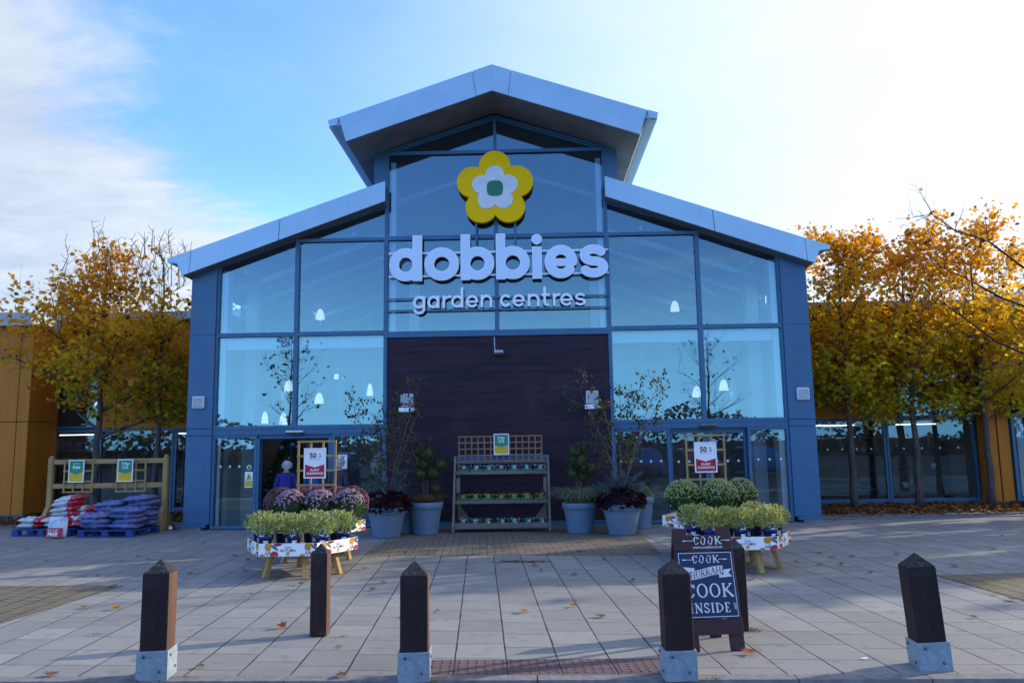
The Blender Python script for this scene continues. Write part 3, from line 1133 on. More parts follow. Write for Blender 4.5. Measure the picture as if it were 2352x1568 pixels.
lw = thing('shop_wing', (-9.5, 4.5, 0), 'orange timber clad shop wing with blue framed windows left of the entrance', 'shop building')
lw.location = (0, 0, 0)
YL = 4.5
panels(-11.0, -6.6, 2.27, 5.2, YL, lw, 5)
panels(-13.0, -11.0, 4.55, 5.2, YL, lw, 2)
wing_window(-12.95, -11.02, 2.29, 4.55, YL, lw, .06)
for a, c in ((-12.95, -11.0), (-10.98, -8.95), (-8.93, -6.62)):
    wing_window(a, c, .10, 2.26, YL, lw, .06)
MB().box(-13.0, -6.6, YL - .04, YL + .06, .0, .098).build('sill', M['frame'], lw)
MB().box(-13.2, -6.6, YL - .32, 12, 5.20, 5.42).build('roof', M['fascia'], lw)
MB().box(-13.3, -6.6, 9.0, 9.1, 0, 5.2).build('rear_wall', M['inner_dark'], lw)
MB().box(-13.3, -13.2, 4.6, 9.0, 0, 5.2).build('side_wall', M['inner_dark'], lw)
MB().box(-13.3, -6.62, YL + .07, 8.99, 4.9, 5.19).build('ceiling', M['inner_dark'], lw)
lp = thing('shop_wing', (-14.5, 3.2, 0), 'projecting orange panelled bay with pale roof edge at the far left', 'shop building')
lp.location = (0, 0, 0)
panels(-18, -12.45, .12, 2.44, 3.2, lp, 4)
panels(-18, -12.45, 2.46, 4.9, 3.2, lp, 4)
MB().box(-12.43, -12.14, 3.17, 4.4, .12, 2.44).box(-12.43, -12.14, 3.17, 4.4, 2.46, 4.9).build('corner_panel', M['orange'], lp)
MB().box(-18, -12.1, 3.14, 3.3, .0, .118).build('sill', M['frame'], lp)
MB().box(-18, -12.47, 3.27, 3.4, .12, 4.9).box(-12.41, -12.17, 3.41, 4.6, .12, 4.9).build('backing_wall', M['inner_dark'], lp)
MB().prism([(-18, 4.9), (-12.05, 4.9), (-12.05, 5.22), (-18, 5.36)], 2.9, 12).build('roof', M['soffit_pale'], lp)

rw = thing('shop_wing', (9.5, 4.0, 0), 'orange timber clad shop wing with long shopfront windows behind the right hand trees', 'shop building')
rw.location = (0, 0, 0)
YR = 4.0
panels(6.6, 12.2, 3.4, 5.05, YR, rw, 6)
panels(6.6, 10.2, 2.21, 3.39, YR, rw, 4)
wing_window(10.22, 12.18, 2.21, 3.38, YR, rw, .05)
for a, c in ((6.62, 7.95), (7.97, 9.85), (9.87, 12.12)):
    o_ = wing_window(a, c, .10, 2.19, YR, rw, .055)
    dots(o_, a + .2, c - .2, YR - .012, 1.42, 4)
MB().box(6.6, 12.2, YR - .04, YR + .06, .0, .098).build('sill', M['frame'], rw)
MB().box(6.6, 13.4, YR - .30, 12, 5.05, 5.24).build('roof', M['fascia'], rw)
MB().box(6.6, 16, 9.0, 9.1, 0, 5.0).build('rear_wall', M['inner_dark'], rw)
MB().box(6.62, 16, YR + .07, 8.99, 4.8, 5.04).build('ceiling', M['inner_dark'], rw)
rp = thing('shop_wing', (14.5, 3.5, 0), 'projecting orange pillared bay with a window at the far right edge', 'shop building')
rp.location = (0, 0, 0)
for a, c in ((12.16, 12.38), (12.42, 12.70)):
    MB().box(a, c, 3.45, 3.9, .1, 2.6).build('pillar', M['orange'], rp)
wing_window(12.74, 14.8, .1, 2.26, 3.45, rp, .07)
panels(12.14, 18, 2.62, 4.9, 3.45, rp, 6)
MB().box(12.1, 18, 3.40, 3.6, .0, .098).build('sill', M['frame'], rp)
MB().prism([(12.9, 4.92), (18, 4.92), (18, 5.4), (12.9, 5.28)], 3.05, 12).build('roof', M['fascia'], rp)
MB().box(12.95, 13.12, 3.56, 3.62, .2, 2.2).build('blind', M['white'], rp)
MB().box(12.2, 18, 3.52, 3.6, 2.62, 4.9).build('backing_wall', M['inner_dark'], rp)
MB().box(16, 16.1, 3.6, 9.0, 0, 4.9).build('side_wall', M['inner_dark'], rp)

# fittings on the facade ------------------------------------------------
def security_light(x, z, lab):
    o = thing('security_light', (x, -.04, z), lab, 'light')
    MB().box(-.13, .13, -.10, -.0, .0, .27).build('lamp_box', M['white'], o, bevel=.02)
    MB().box(-.115, .115, -.108, -.101, .015, .255).build('lens', M['lens'], o, bevel=.003)
    b = MB().box(-.165, .165, -.14, -.03, -.115, -.02)
    b.box(-.02, .02, -.02, .0, -.12, .0)
    b.build('light_bar', M['rim'], o, bevel=.012)
    b = MB().box(-.10, .10, -.09, 0, -.24, -.125)
    b.blob((-.02, -.095, -.27), .035, 10, 6)
    b.box(-.05, .04, -.06, -.01, -.27, -.239)
    b.build('motion_sensor', M['black'], o)
    return o


security_light(-1.93, 2.50, 'white square security light with sensor on the timber panel, behind the left birch')
security_light(1.985, 2.50, 'white square security light with sensor on the timber panel, right end near the glass')
for x, lab in ((-6.37, 'square white wall lamp on the left blue corner pilaster'), (6.385, 'square white wall lamp on the right blue corner pilaster')):
    o = thing('wall_lamp', (x, -.10, 2.66 if x < 0 else 2.63), lab, 'light')
    MB().box(-.13, .13, -.07, 0, -.13, .13).build('casing', M['white'], o, bevel=.025)
    MB().box(-.105, .105, -.078, -.0705, -.105, .105).build('lens', M['lens'], o, bevel=.003)
o = thing('wall_camera', (.03, -.04, 3.62), 'small grey camera with white cable high on the dark timber panel', 'camera')
MB().box(-.10, .10, -.20, -.02, -.06, .04).build('housing', M['slate'], o, bevel=.015)
MB().box(-.10, .10, -.203, -.2005, -.055, -.02).build('lens', M['black'], o)
MB().tube([(-.07, -.03, .04), (-.09, -.012, .12), (-.095, -.012, .34)], .008, 6).build('cable', M['white'], o)
for x, lab in ((-4.30, 'slim white door sensor above the open left doorway'), (4.40, 'slim grey door sensor above the closed right doors')):
    o = thing('door_sensor', (x, -.07, 2.0), lab, 'sensor')
    MB().box(-.18, .18, -.10, -.014, .0, .035).build('cover', M['white'] if x < 0 else M['soffit'], o, bevel=.004)
    MB().box(-.16, .14, -.09, -.014, -.06, -.002).build('housing', M['black'], o)

# posters on the glass
o = thing('warning_poster', (-5.28, -.03, .86), 'yellow triangle warning poster on the left glass panel', 'poster')
b = MB().box(-.085, .085, -.006, 0, 0, .33)
b.add([(-.07, -.008, .165), (.07, -.008, .165), (0, -.008, .30)], [(0, 1, 2)], 1)
b.add([(-.075, -.008, .02), (.075, -.008, .02), (.075, -.008, .15), (-.075, -.008, .15)], [(0, 1, 2, 3)], 1)
b.add([(-.008, -.010, .20), (.008, -.010, .20), (.012, -.010, .26), (-.012, -.010, .26)], [(0, 1, 2, 3)], 2)
b.build('sheet', [M['paper'], M['s_yellow'], M['p_ink']], o)
o = thing('door_sticker', (-5.28, -.03, 1.28), 'round green sticker on the left glass panel above the yellow poster', 'sticker')
MB().lathe([(.075, 0), (.075, .004)], 24).build('disc', M['green'], o).rotation_euler = (R(90), 0, 0)
b = MB()
v, fc = loops_geo([arc(0, 0, .05, .05, 0, 360, 24)[:-1], arc(0, 0, .036, .036, 0, 360, 24)[:-1]])
b.flat((([(p[0], p[1]) for p in v]), fc), (0, -.006, 0), (1, 0, 0), (0, 0, 1))
b.build('emblem_ring', M['paper'], o)
o = thing('notice', (-3.30, -.03, 1.22), 'white paper notice on the glass right of the open doorway', 'notice')
b = MB().box(-.10, .10, -.006, 0, 0, .30)
b.box(-.03, .03, -.0085, -.0065, .06, .25, 1).box(-.07, .07, -.0085, -.0065, .265, .28, 1)
b.build('sheet', [M['paper'], M['p_grey']], o)

# lit pendants -------------------------------------------------------------
def pendant(x, y, z, top, lab, r=.135):
    o = thing('pendant_lamp', (x, y, z), lab, 'lamp', 'pendant lamps inside the shop')
    MB().lathe([(r * .28, .30), (r * .55, .26), (r * .85, .14), (r, .0), (r * .97, .0), (r * .82, .13), (r * .5, .245), (r * .2, .28)], 20).build('lamp_shade', M['lampsoft'], o)
    MB().blob((0, 0, .10), r * .42, 12, 8).build('bulb', M['lamp'], o)
    MB().tube([(0, 0, .29), (0, 0, top - z)], .012, 6).build('cable', M['slate'], o)


for x, z, lab in ((-5.45, 5.42, 'high pendant lamp seen through the upper left window'), (-4.88, 3.65, 'large lit pendant lamp behind the left inner window'),
                  (-6.34, 3.33, 'lit pendant lamp behind the left tree reflection'), (-5.44, 2.95, 'small lit pendant lamp low behind the left birch window'),
                  (4.96, 5.46, 'high pendant lamp seen through the upper right window'), (6.26, 3.13, 'large lit pendant lamp behind the outer right window'),
                  (5.48, 2.95, 'lit pendant lamp beside the right window mullion')):
    pendant(x, 6.0, z, 6.3, lab)
pendant(-6.20, 3.6, 2.32, 6.3, 'tiny lit pendant lamp at the foot of the left window, outer one', .09)
pendant(-5.72, 3.6, 2.28, 6.3, 'tiny lit pendant lamp at the foot of the left window, inner one', .10)
pendant(-3.35, 3.0, 2.95, 6.3, 'tiny lit pendant lamp behind the left birch leaves', .08)
pendant(-12.0, 6.2, 3.0, 4.9, 'lit pendant lamp in the left wing, lower of the two behind the tree')
pendant(-11.1, 6.0, 3.78, 4.9, 'lit pendant lamp in the left wing, higher of the two behind the tree')
pendant(10.9, 5.6, 3.05, 4.8, 'bright lit pendant lamp in the right wing between two tree trunks')
for x, y, z, lab in ((-12.0, 4.95, 2.12, 'lit ceiling strip inside the left wing, outer one'), (-8.6, 5.1, 2.12, 'lit ceiling strip inside the left wing, inner one'), (8.8, 4.75, 2.04, 'lit ceiling strip inside the right wing, nearer the entrance'),
                     (11.0, 4.8, 2.04, 'lit ceiling strip inside the right wing, further one'), (-3.2, 3.0, 2.08, 'added unseen ceiling strip brightening the left doorway'), (4.4, 3.0, 2.08, 'added unseen ceiling strip brightening behind the right doors')):  # the two doorway strips are unseen, added to brighten the lobby
    o = thing('strip_light', (x, y, z), lab, 'lamp', 'ceiling strip lights inside the shop')
    MB().box(-.6, .6, -.08, .08, .022, .06).build('casing', M['white'], o)
    MB().box(-.57, .57, -.05, .05, .0, .0215).build('tube', M['lampstrip'], o)
    for q in (-.5, .5):
        MB().tube([(q, 0, .06), (q, 0, 4.85 - z if abs(x) > 6 else 3.2)], .006, 5).build('cable', M['slate'], o)
pendant(11.6, 5.6, 3.72, 4.8, 'lit pendant lamp in the right wing half hidden by yellow leaves')


# ================================================================== TREES
M['maple_top'] = leafmat('orange_maple_leaves', [(.54, .20, .010), (.62, .29, .012), (.66, .38, .016), (.42, .13, .012)], .55)
M['maple_mid'] = leafmat('golden_maple_leaves', [(.66, .36, .010), (.72, .46, .016), (.56, .42, .018), (.60, .27, .012)], .55)
M['maple_low'] = leafmat('green_gold_maple_leaves', [(.30, .30, .016), (.58, .46, .018), (.17, .20, .016), (.68, .46, .018)], .55)
M['gold_top'] = leafmat('gold_orange_maple_leaves', [(.60, .26, .010), (.68, .36, .014), (.70, .44, .02), (.50, .17, .012)], .55)
M['gold_mid'] = leafmat('yellow_maple_leaves', [(.66, .40, .010), (.72, .49, .016), (.56, .43, .02), (.62, .31, .012)], .55)
M['gold_low'] = leafmat('lime_yellow_maple_leaves', [(.40, .42, .018), (.66, .55, .02), (.24, .30, .018), (.72, .55, .02)], .55)
M['maple_brown'] = leafmat('dried_maple_leaves', [(.10, .045, .02), (.15, .06, .02), (.06, .03, .015)], .3)


def grow(mb, p, d, L, r, depth, tips, rnd, up=.25, spread=.6, segs=5, n=6, mi=0):
    """one tapering limb with forks; collects twig points"""
    pts, rad = [p.copy()], [r]
    dd = d.copy()
    for i in range(segs):
        dd = (dd + Vector((rnd.gauss(0, .10), rnd.gauss(0, .10), rnd.gauss(0, .06) + up * .12))).normalized()
        pts.append(pts[-1] + dd * (L / segs))
        rad.append(r * (1 - .72 * (i + 1) / segs))
    mb.tube(pts, rad, n if r > .02 else 4, mi)
    for i in range(1, len(pts)):
        if depth <= 1 or i > segs * .5:
            tips.append((pts[i], depth, dd.copy()))
    if depth <= 0:
        return
    for i in range(1, len(pts)):
        k = 1 if rnd.random() < .75 else 2
        for _ in range(k):
            side = Vector((rnd.gauss(0, 1), rnd.gauss(0, 1), rnd.gauss(0, .5)))
            nd = (dd * (1 - spread) + side.normalized() * spread + Vector((0, 0, up))).normalized()
            grow(mb, pts[i], nd, L * rnd.uniform(.38, .6), max(.0035, rad[i] * .55), depth - 1, tips, rnd, up, spread, max(3, segs - 1), n, mi)


def tree(name, base, h, crown0, rad, seed, nleaf, lab, cat='tree', group=None, leaf=.13, mats=None, dens=None, bark='bark', trunk_r=.085, profile=None, lean=(0, 0), nlimb=15, shoots=0):
    rnd = random.Random(seed)
    o = thing(name, base, lab, cat, group)
    mb = MB()
    pts, rr_ = [], []
    ns = 14
    for i in range(ns + 1):
        t = i / ns
        pts.append(Vector((lean[0] * t * h + rnd.gauss(0, .018), lean[1] * t * h + rnd.gauss(0, .018), h * .93 * t)))
        rr_.append(trunk_r * (1.25 if i == 0 else 1) * (1 - .9 * t) + .004)
    mb.tube(pts, rr_, 10)
    tips = []
    profile = profile or (lambda t: math.sin(math.pi * min(1, (t * .82 + .14))) ** .8)
    for k in range(nlimb):
        t = (k + .5) / nlimb
        zc = crown0 * .86 + (h * .93 - crown0 * .86) * t
        f = zc / (h * .93) * ns
        i = min(ns - 1, int(f))
        p = pts[i].lerp(pts[i + 1], f - i)
        a = k * 2.4 + rnd.uniform(-.5, .5)
        reach = rad * profile(t) * rnd.uniform(.75, 1.05)
        elev = .35 + .75 * t
        d = Vector((math.cos(a), math.sin(a), elev)).normalized()
        grow(mb, p, d, max(.35, reach * 1.05), max(.008, rr_[i] * .5), 2, tips, rnd, .22, .5)
    if shoots:                                   # bare upright twigs above the leaves
        hi = [q for q in tips if crown0 + (h - crown0) * .50 < q[0].z < h - .3 and math.hypot(q[0].x, q[0].y) < rad * .55]
        for k in range(shoots):
            p = rnd.choice(hi)[0]
            L = rnd.uniform(.35, .8)
            q = [p, p + Vector((rnd.gauss(0, .05), rnd.gauss(0, .05), L * .5)), p + Vector((rnd.gauss(0, .10), rnd.gauss(0, .1), L))]
            mb.tube(q, [.010, .008, .005], 4)
            for e in range(3):
                z_ = q[1].lerp(q[2], rnd.random())
                mb.tube([z_, z_ + Vector((rnd.gauss(0, .09), rnd.gauss(0, .09), rnd.uniform(.06, .16)))], [.006, .004], 4)
    mb.build('trunk', M[bark], o)
    if nleaf:
        lb = MB()
        k = 0
        tries = 0
        while k < nleaf and tries < nleaf * 6:
            tries += 1
            p, dep, d = rnd.choice(tips)
            t = max(0., min(1., (p.z - crown0) / (h - crown0)))
            if dens and rnd.random() > dens(t, p):
                continue
            s_ = .16 if t > .7 else .24
            q = p + Vector((rnd.gauss(0, s_), rnd.gauss(0, s_), rnd.gauss(0, s_ * .6) - .05))
            if q.z < crown0 - .35:
                continue
            for _ in range(rnd.choice((1, 1, 2, 3))):
                rot = Matrix.Rotation(rnd.uniform(0, 6.28), 3, 'Z') @ Matrix.Rotation(rnd.gauss(.5, .6), 3, 'X') @ Matrix.Rotation(rnd.gauss(0, .5), 3, 'Y')
                v, f = leaf_poly(leaf * rnd.uniform(.65, 1.2), rnd.uniform(-.2, .55), rot, q + Vector((rnd.gauss(0, .05), rnd.gauss(0, .05), rnd.gauss(0, .04))))
                u = t + rnd.gauss(0, .16)
                mi = 3 if rnd.random() < .035 else (0 if u > .72 else (1 if u > .30 else 2))
                lb.add(v, f, mi)
                k += 1
        lb.build('crown', mats or [M['maple_top'], M['maple_mid'], M['maple_low'], M['maple_brown']], o)
    return o


M['ochre_mid'] = leafmat('ochre_maple_leaves', [(.62, .30, .010), (.68, .38, .014), (.56, .38, .018), (.56, .22, .012)], .55)
OCHRE = [M['maple_top'], M['ochre_mid'], M['maple_low'], M['maple_brown']]
tree('maple_tree', (-9.68, 2.0, 0), 6.75, 2.15, 2.25, 11, 7200, 'broad golden maple tree on the left, behind the stacked red bags', leaf=.112, group=None,
     mats=OCHRE, dens=lambda t, p: 1 if t < .55 else (.6 if t < .8 else .12), profile=lambda t: 1.0 if t < .35 else max(.22, 1.0 - (t - .35) * 1.15), nlimb=20, trunk_r=.10, shoots=40)
tree('maple_tree', (-8.28, 2.1, 0), 6.8, 2.5, 1.25, 23, 2000, 'thin half bare maple tree beside the left blue pilaster', leaf=.105,
     mats=OCHRE, dens=lambda t, p: (.9 if t < .55 else .3) * (1 if p.z < 5.6 else .12), nlimb=15, trunk_r=.08, shoots=34)
GOLD = [M['gold_top'], M['gold_mid'], M['gold_low'], M['maple_brown']]
RT = lambda t: .8 if t < .1 else (1.0 if t < .55 else max(.4, 1.0 - (t - .55) * 1.0))
tree('maple_tree', (8.40, 2.6, 0), 6.6, 2.25, 1.35, 31, 6000, 'golden maple tree nearest the right blue pilaster', leaf=.105, dens=lambda t, p: 1 if t < .55 else .6, profile=RT, nlimb=18, mats=GOLD, shoots=10)
tree('maple_tree', (10.02, 2.75, 0), 6.55, 2.3, 1.6, 47, 7000, 'golden maple tree in the middle of the right hand bed', leaf=.105, dens=lambda t, p: 1 if t < .6 else .55, profile=RT, nlimb=19, mats=GOLD)
tree('maple_tree', (11.75, 2.8, 0), 6.75, 2.3, 1.65, 59, 7400, 'orange topped maple tree at the far end of the right hand bed', leaf=.105, dens=lambda t, p: 1 if t < .6 else .55, profile=RT, nlimb=19, mats=GOLD)

# the tree beside the viewer: trunk outside the picture, limbs reach in
rnd = random.Random(5)
o = thing('maple_tree', (12.75, -1.4, 0), 'nearly bare maple branches reaching in from the right edge with a few yellow leaves', 'tree')
mb = MB()
mb.tube([(0, 0, 0), (.02, .03, 1.2), (-.03, 0, 2.5), (0, .05, 4.), (.05, 0, 5.2), (.06, .02, 6.0)], [.12, .095, .085, .06, .03, .01], 12)
tips = []
near = []
for z0, pts in ((3.1, [(-.7, .1, 3.6), (-1.5, .15, 4.15), (-2.3, .2, 4.75), (-2.75, .2, 5.0), (-3.1, .2, 5.33)]),
                (2.5, [(-.8, -.1, 2.95), (-1.5, 0, 3.35), (-2.2, .1, 3.75), (-2.75, .1, 4.05), (-3.0, .1, 4.3)]),
                (2.2, [(-.8, .3, 2.45), (-1.6, .3, 2.7), (-2.3, .25, 3.05), (-2.7, .3, 3.5), (-2.95, .3, 3.75)]),
                (2.0, [(-.6, -.3, 2.1), (-1.2, -.3, 2.2), (-1.7, -.2, 2.4)])):
    P = [Vector((0, 0, z0))] + [Vector(p) + Vector((rnd.gauss(0, .03), rnd.gauss(0, .05), rnd.gauss(0, .03))) for p in pts]
    n = len(P)
    mb.tube(P, [.026 * (1 - .85 * i / (n - 1)) + .003 for i in range(n)], 7)
    for i in range(1, n):
        for q in range(2 if i < n - 1 else 3):
            d = ((P[i] - P[i - 1]).normalized() * .8 + Vector((rnd.gauss(0, .35), rnd.gauss(0, .5), rnd.gauss(.1, .4)))).normalized()
            grow(mb, P[i], d, rnd.uniform(.35, .75), .009, 1, near, rnd, .2, .45, 4, 5)
for k in range(6):
    a = k * 2.4
    z0 = 3.4 + k * .34
    d = Vector((math.cos(a), math.sin(a), .7)).normalized()
    d.x = abs(d.x)
    grow(mb, Vector((0, 0, z0)), d, rnd.uniform(.8, 1.3) * (1 - k * .03), .02, 2, tips, rnd, .25, .5)
o.scale = (1.25, 1.25, 1.16)
mb.build('trunk', M['darkbark'], o)
lb = MB()
for k in range(48):
    p, dep, d = rnd.choice(near)
    rot = Matrix.Rotation(rnd.uniform(0, 6.28), 3, 'Z') @ Matrix.Rotation(rnd.gauss(.9, .5), 3, 'X') @ Matrix.Rotation(rnd.gauss(0, .6), 3, 'Y')
    v, f = leaf_poly(.08 * rnd.uniform(.6, 1.15), rnd.uniform(-.1, .6), rot, p + Vector((rnd.gauss(0, .04), rnd.gauss(0, .04), -.05)))
    lb.add(v, f, rnd.choice((1, 1, 1, 0, 3)))
for k in range(30):
    p, dep, d = rnd.choice(tips)
    rot = Matrix.Rotation(rnd.uniform(0, 6.28), 3, 'Z') @ Matrix.Rotation(rnd.gauss(.6, .6), 3, 'X')
    v, f = leaf_poly(.14 * rnd.uniform(.7, 1.2), .3, rot, p + Vector((rnd.gauss(0, .2), rnd.gauss(0, .2), rnd.gauss(0, .12))))
    lb.add(v, f, rnd.choice((1, 1, 0, 3)))
lb.build('leaves', [M['maple_top'], M['maple_mid'], M['maple_low'], M['maple_brown']], o)

# maples further right, out of the picture, that shade the paving
for x, y, sd, lab in ((20.6, 2.0, 139, 'golden maple beyond the right edge, closest to the far bay'), (24., 1.0, 137, 'golden maple beyond the right edge, second from the far bay'),
                      (27., -1.2, 141, 'golden maple beyond the right edge, third from the far bay'), (30., -2.8, 143, 'golden maple beyond the right edge, furthest from the far bay')):
    tree('maple_tree', (x, y, 0), 7.5 - .03 * (x - 20) ** 1.5, 1.5, 2.5, sd, 2800, lab, leaf=.30, nlimb=16, profile=RT)
# bare trees and cars of the car park behind the viewer, mirrored in the glass
tree('bare_tree', (-11.3, -22.5, -.05), 7.6, 2.0, 1.9, 71, 260, 'nearly bare car park tree mirrored in the left window above the doors', leaf=.16,
     mats=[M['maple_brown']] * 4, nlimb=16, bark='darkbark')
tree('bare_tree', (9.6, -22.5, -.05), 7.4, 2.0, 2.0, 83, 90, 'bare car park tree mirrored in the right window above the doors', leaf=.14, mats=[M['maple_brown']] * 4, nlimb=16, bark='darkbark')

# ================================================================== PLANTERS
M['heuchera'] = leafmat('dark_plum_leaves', [(.030, .008, .016), (.055, .012, .022), (.022, .007, .014), (.075, .02, .03)], .15, .4)
M['spruce'] = leafmat('blue_spruce_needles', [(.075, .125, .13), (.115, .18, .185), (.055, .095, .095), (.15, .21, .22)], .1)
M['topiary'] = leafmat('clipped_conifer_green', [(.045, .055, .018), (.065, .078, .024), (.03, .038, .014)], .1)
M['birchleaf'] = leafmat('small_birch_leaves', [(.05, .075, .025), (.09, .10, .03), (.03, .05, .02), (.20, .17, .04)], .4)
M['grass_tan'] = leafmat('tan_sedge_blades', [(.22, .14, .06), (.28, .19, .08), (.16, .10, .045), (.13, .13, .05)], .3)
M['grass_grey'] = leafmat('grey_green_grass_blades', [(.20, .25, .15), (.30, .34, .22), (.13, .17, .10)], .3)
M['mumleaf'] = leafmat('dark_green_leaves', [(.022, .05, .014), (.035, .075, .018), (.05, .10, .025)], .25)
M['variegated'] = leafmat('variegated_shrub_leaves', [(.14, .22, .06), (.42, .49, .18), (.24, .33, .09), (.58, .62, .36), (.10, .17, .05)], .35)
M['lavleaf'] = leafmat('grey_green_shrub_leaves', [(.17, .22, .06), (.44, .48, .16), (.28, .33, .09), (.56, .58, .26), (.12, .17, .05)], .35)


def quad_leaf(mb, p, d, L, W, mi=0, droop=.15):
    d = Vector(d).normalized()
    s_ = d.cross(Vector((0, 0, 1)))
    if s_.length < .05:
        s_ = Vector((1, 0, 0))
    s_ = (Quaternion(d, random.uniform(-1.2, 1.2)) @ s_.normalized())
    p = Vector(p)
    a, b, c = p, p + d * L * .5, p + d * L + Vector((0, 0, -droop * L))
    n_ = d.cross(s_) * (W * .25)
    mb.add([tuple(a), tuple(b + s_ * W / 2 + n_), tuple(c), tuple(b - s_ * W / 2 + n_)], [(0, 1, 2), (0, 2, 3)], mi)


def sph():
    z = random.uniform(-1, 1)
    a = random.uniform(0, 6.283)
    r = math.sqrt(1 - z * z)
    return Vector((r * math.cos(a), r * math.sin(a), z))


def pot_mesh(parent, r0, r1, h):
    rim = h * .22
    prof = [(r0 * .97, 0), (r0, .012), (r0 + (r1 * .955 - r0) * (1 - rim / h), h - rim - .006), (r0 + (r1 * .955 - r0) * (1 - rim / h) + .004, h - rim),
            (r1 * .975, h - rim + .004), (r1, h - .012), (r1 - .004, h), (r1 - .035, h), (r1 - .04, h - .06)]
    MB().lathe(prof, 40).build('pot', M['pot'], parent)
    MB().lathe([(r1 - .042, 0), (0.001, .015)], 20, (0, 0, h - .055)).build('soil', M['soil'], parent)


def birch(parent, h, n, seed, z0, lean=0, spreadx=.5):
    rnd_ = random.Random(seed)
    mb = MB()
    tips_ = []
    for k in range(n):
        a = rnd_.uniform(0, 6.28)
        hh = h * rnd_.uniform(.7, 1.0)
        ex = math.cos(a) * spreadx * hh * .60 + lean * hh
        ey = math.sin(a) * spreadx * hh * .28
        pts = []
        for i in range(7):
            t = i / 6
            pts.append(Vector((ex * t ** 1.25 + rnd_.gauss(0, .012), ey * t ** 1.25 + rnd_.gauss(0, .012), z0 + hh * t)))
        mb.tube(pts, [.009 * (1 - .8 * i / 6) + .002 for i in range(7)], 6)
        for i in range(2, 7):
            for q in range(2):
                d = Vector((rnd_.gauss(0, .8), rnd_.gauss(0, .5), rnd_.uniform(.1, .9))).normalized()
                grow(mb, pts[i], d, rnd_.uniform(.22, .5), .005, 1, tips_, rnd_, .05, .5, 4, 4)
    mb.build('birch_stem', M['birchbark'], parent)
    lb_ = MB()
    for k in range(160 * n):
        p, dep, d = rnd_.choice(tips_)
        q = p + Vector((rnd_.gauss(0, .03), rnd_.gauss(0, .03), rnd_.gauss(-.02, .03)))
        quad_leaf(lb_, q, (rnd_.gauss(0, .6), rnd_.gauss(0, .6), -.8), rnd_.uniform(.045, .075), .045)
    lb_.build('birch_leaves', M['birchleaf'], parent)


def heuchera_planter(x, y, lab, seed, h=.53, bl=0.):
    random.seed(seed)
    o = thing('planter', (x, y, .004), lab, 'planter', 'large blue grey planters by the entrance')
    pot_mesh(o, .245, .385, h)
    b = MB()
    for k in range(950):
        d = sph()
        if d.z < -.55:
            continue
        p = Vector((d.x * .40, d.y * .40, h + .06 + d.z * .21 + random.uniform(-.03, .03)))
        if d.z < 0 and Vector((p.x, p.y)).length < .36:
            continue
        quad_leaf(b, p, d + Vector((0, 0, .2)) + sph() * .5, random.uniform(.06, .10), .085, droop=.4)
    b.blob((0, 0, h + .03), .34, 16, 8, 0, (1, 1, .5), .06)
    b.build('heuchera', M['heuchera'], o)
    b = MB()
    for k in range(44):
        a = random.uniform(0, 6.28)
        e = random.uniform(.12, 1.25)
        L = random.uniform(.30, .58)
        d = Vector((math.cos(a) * math.cos(e), math.sin(a) * math.cos(e), math.sin(e)))
        p0 = Vector((0, 0, h + .17))
        b.tube([p0, p0 + d * L], [.006, .003], 4)
        for q in range(85):
            t = random.uniform(.25, 1.)
            quad_leaf(b, p0 + d * L * t, d * .7 + sph(), random.uniform(.035, .06), .013, droop=0)
    b.build('spruce', M['spruce'], o)
    birch(o, 2.25, 5, seed + 3, h + .05, bl, .66)
    return o


heuchera_planter(-2.04, -1.76, 'planter of dark plum leaves, blue spruce and birch beside the left flower tables', 41, .55, -.05)
heuchera_planter(2.33, -1.84, 'planter of dark plum leaves, blue spruce and birch by the right hand doors', 52, .56, .04)


def topiary_planter(x, y, lab, seed, grass, balls, h=.60, blades=260, gl=.34):
    random.seed(seed)
    o = thing('planter', (x, y, .004), lab, 'planter', 'large blue grey planters by the entrance')
    pot_mesh(o, .235, .335, h)
    st = MB()
    for k in range(4):
        bx, bz, br = balls[k % len(balls)][0], balls[k % len(balls)][1], balls[k % len(balls)][2]
        st.tube([(random.uniform(-.06, .06), random.uniform(-.05, .05), h - .05), (bx * .6, 0, h + (bz - h) * .5), (bx, 0, bz)], [.016, .013, .008], 6)
    st.build('stem', M['bark'], o)
    for bx, bz, br in balls:
        b = MB()
        by = random.uniform(-.08, .08)
        b.blob((bx, by, bz), br * .86, 14, 10, 0, (1, 1, 1.05), .05)
        for k in range(420):
            d = sph()
            quad_leaf(b, Vector((bx, by, bz)) + d * br * random.uniform(.80, 1.0), d + sph() * .6, random.uniform(.025, .045), .014, droop=0)
        b.build('foliage_ball', M['topiary'], o)
    g = MB()
    for k in range(blades):
        a = random.uniform(0, 6.28)
        r_ = random.uniform(.02, .26)
        p = Vector((math.cos(a) * r_, math.sin(a) * r_, h - .04))
        L = random.uniform(.6, 1.15) * gl
        out = Vector((math.cos(a + random.gauss(0, .5)), math.sin(a + random.gauss(0, .5)), 0))
        e = random.uniform(.5, 1.3)
        pts = [p, p + out * L * .25 * e + Vector((0, 0, L * .42)), p + out * L * .62 * e + Vector((0, 0, L * .52)), p + out * L * 1.0 * e + Vector((0, 0, L * .30))]
        sd = Vector((-out.y, out.x, 0)) * .0075
        vs = []
        for i, q in enumerate(pts):
            f = 1 - i / 3.2
            vs += [tuple(q - sd * f), tuple(q + sd * f)]
        g.add(vs, [(0, 1, 3, 2), (2, 3, 5, 4), (4, 5, 7, 6)])
    g.build('ornamental_grass', M[grass], o)
    return o


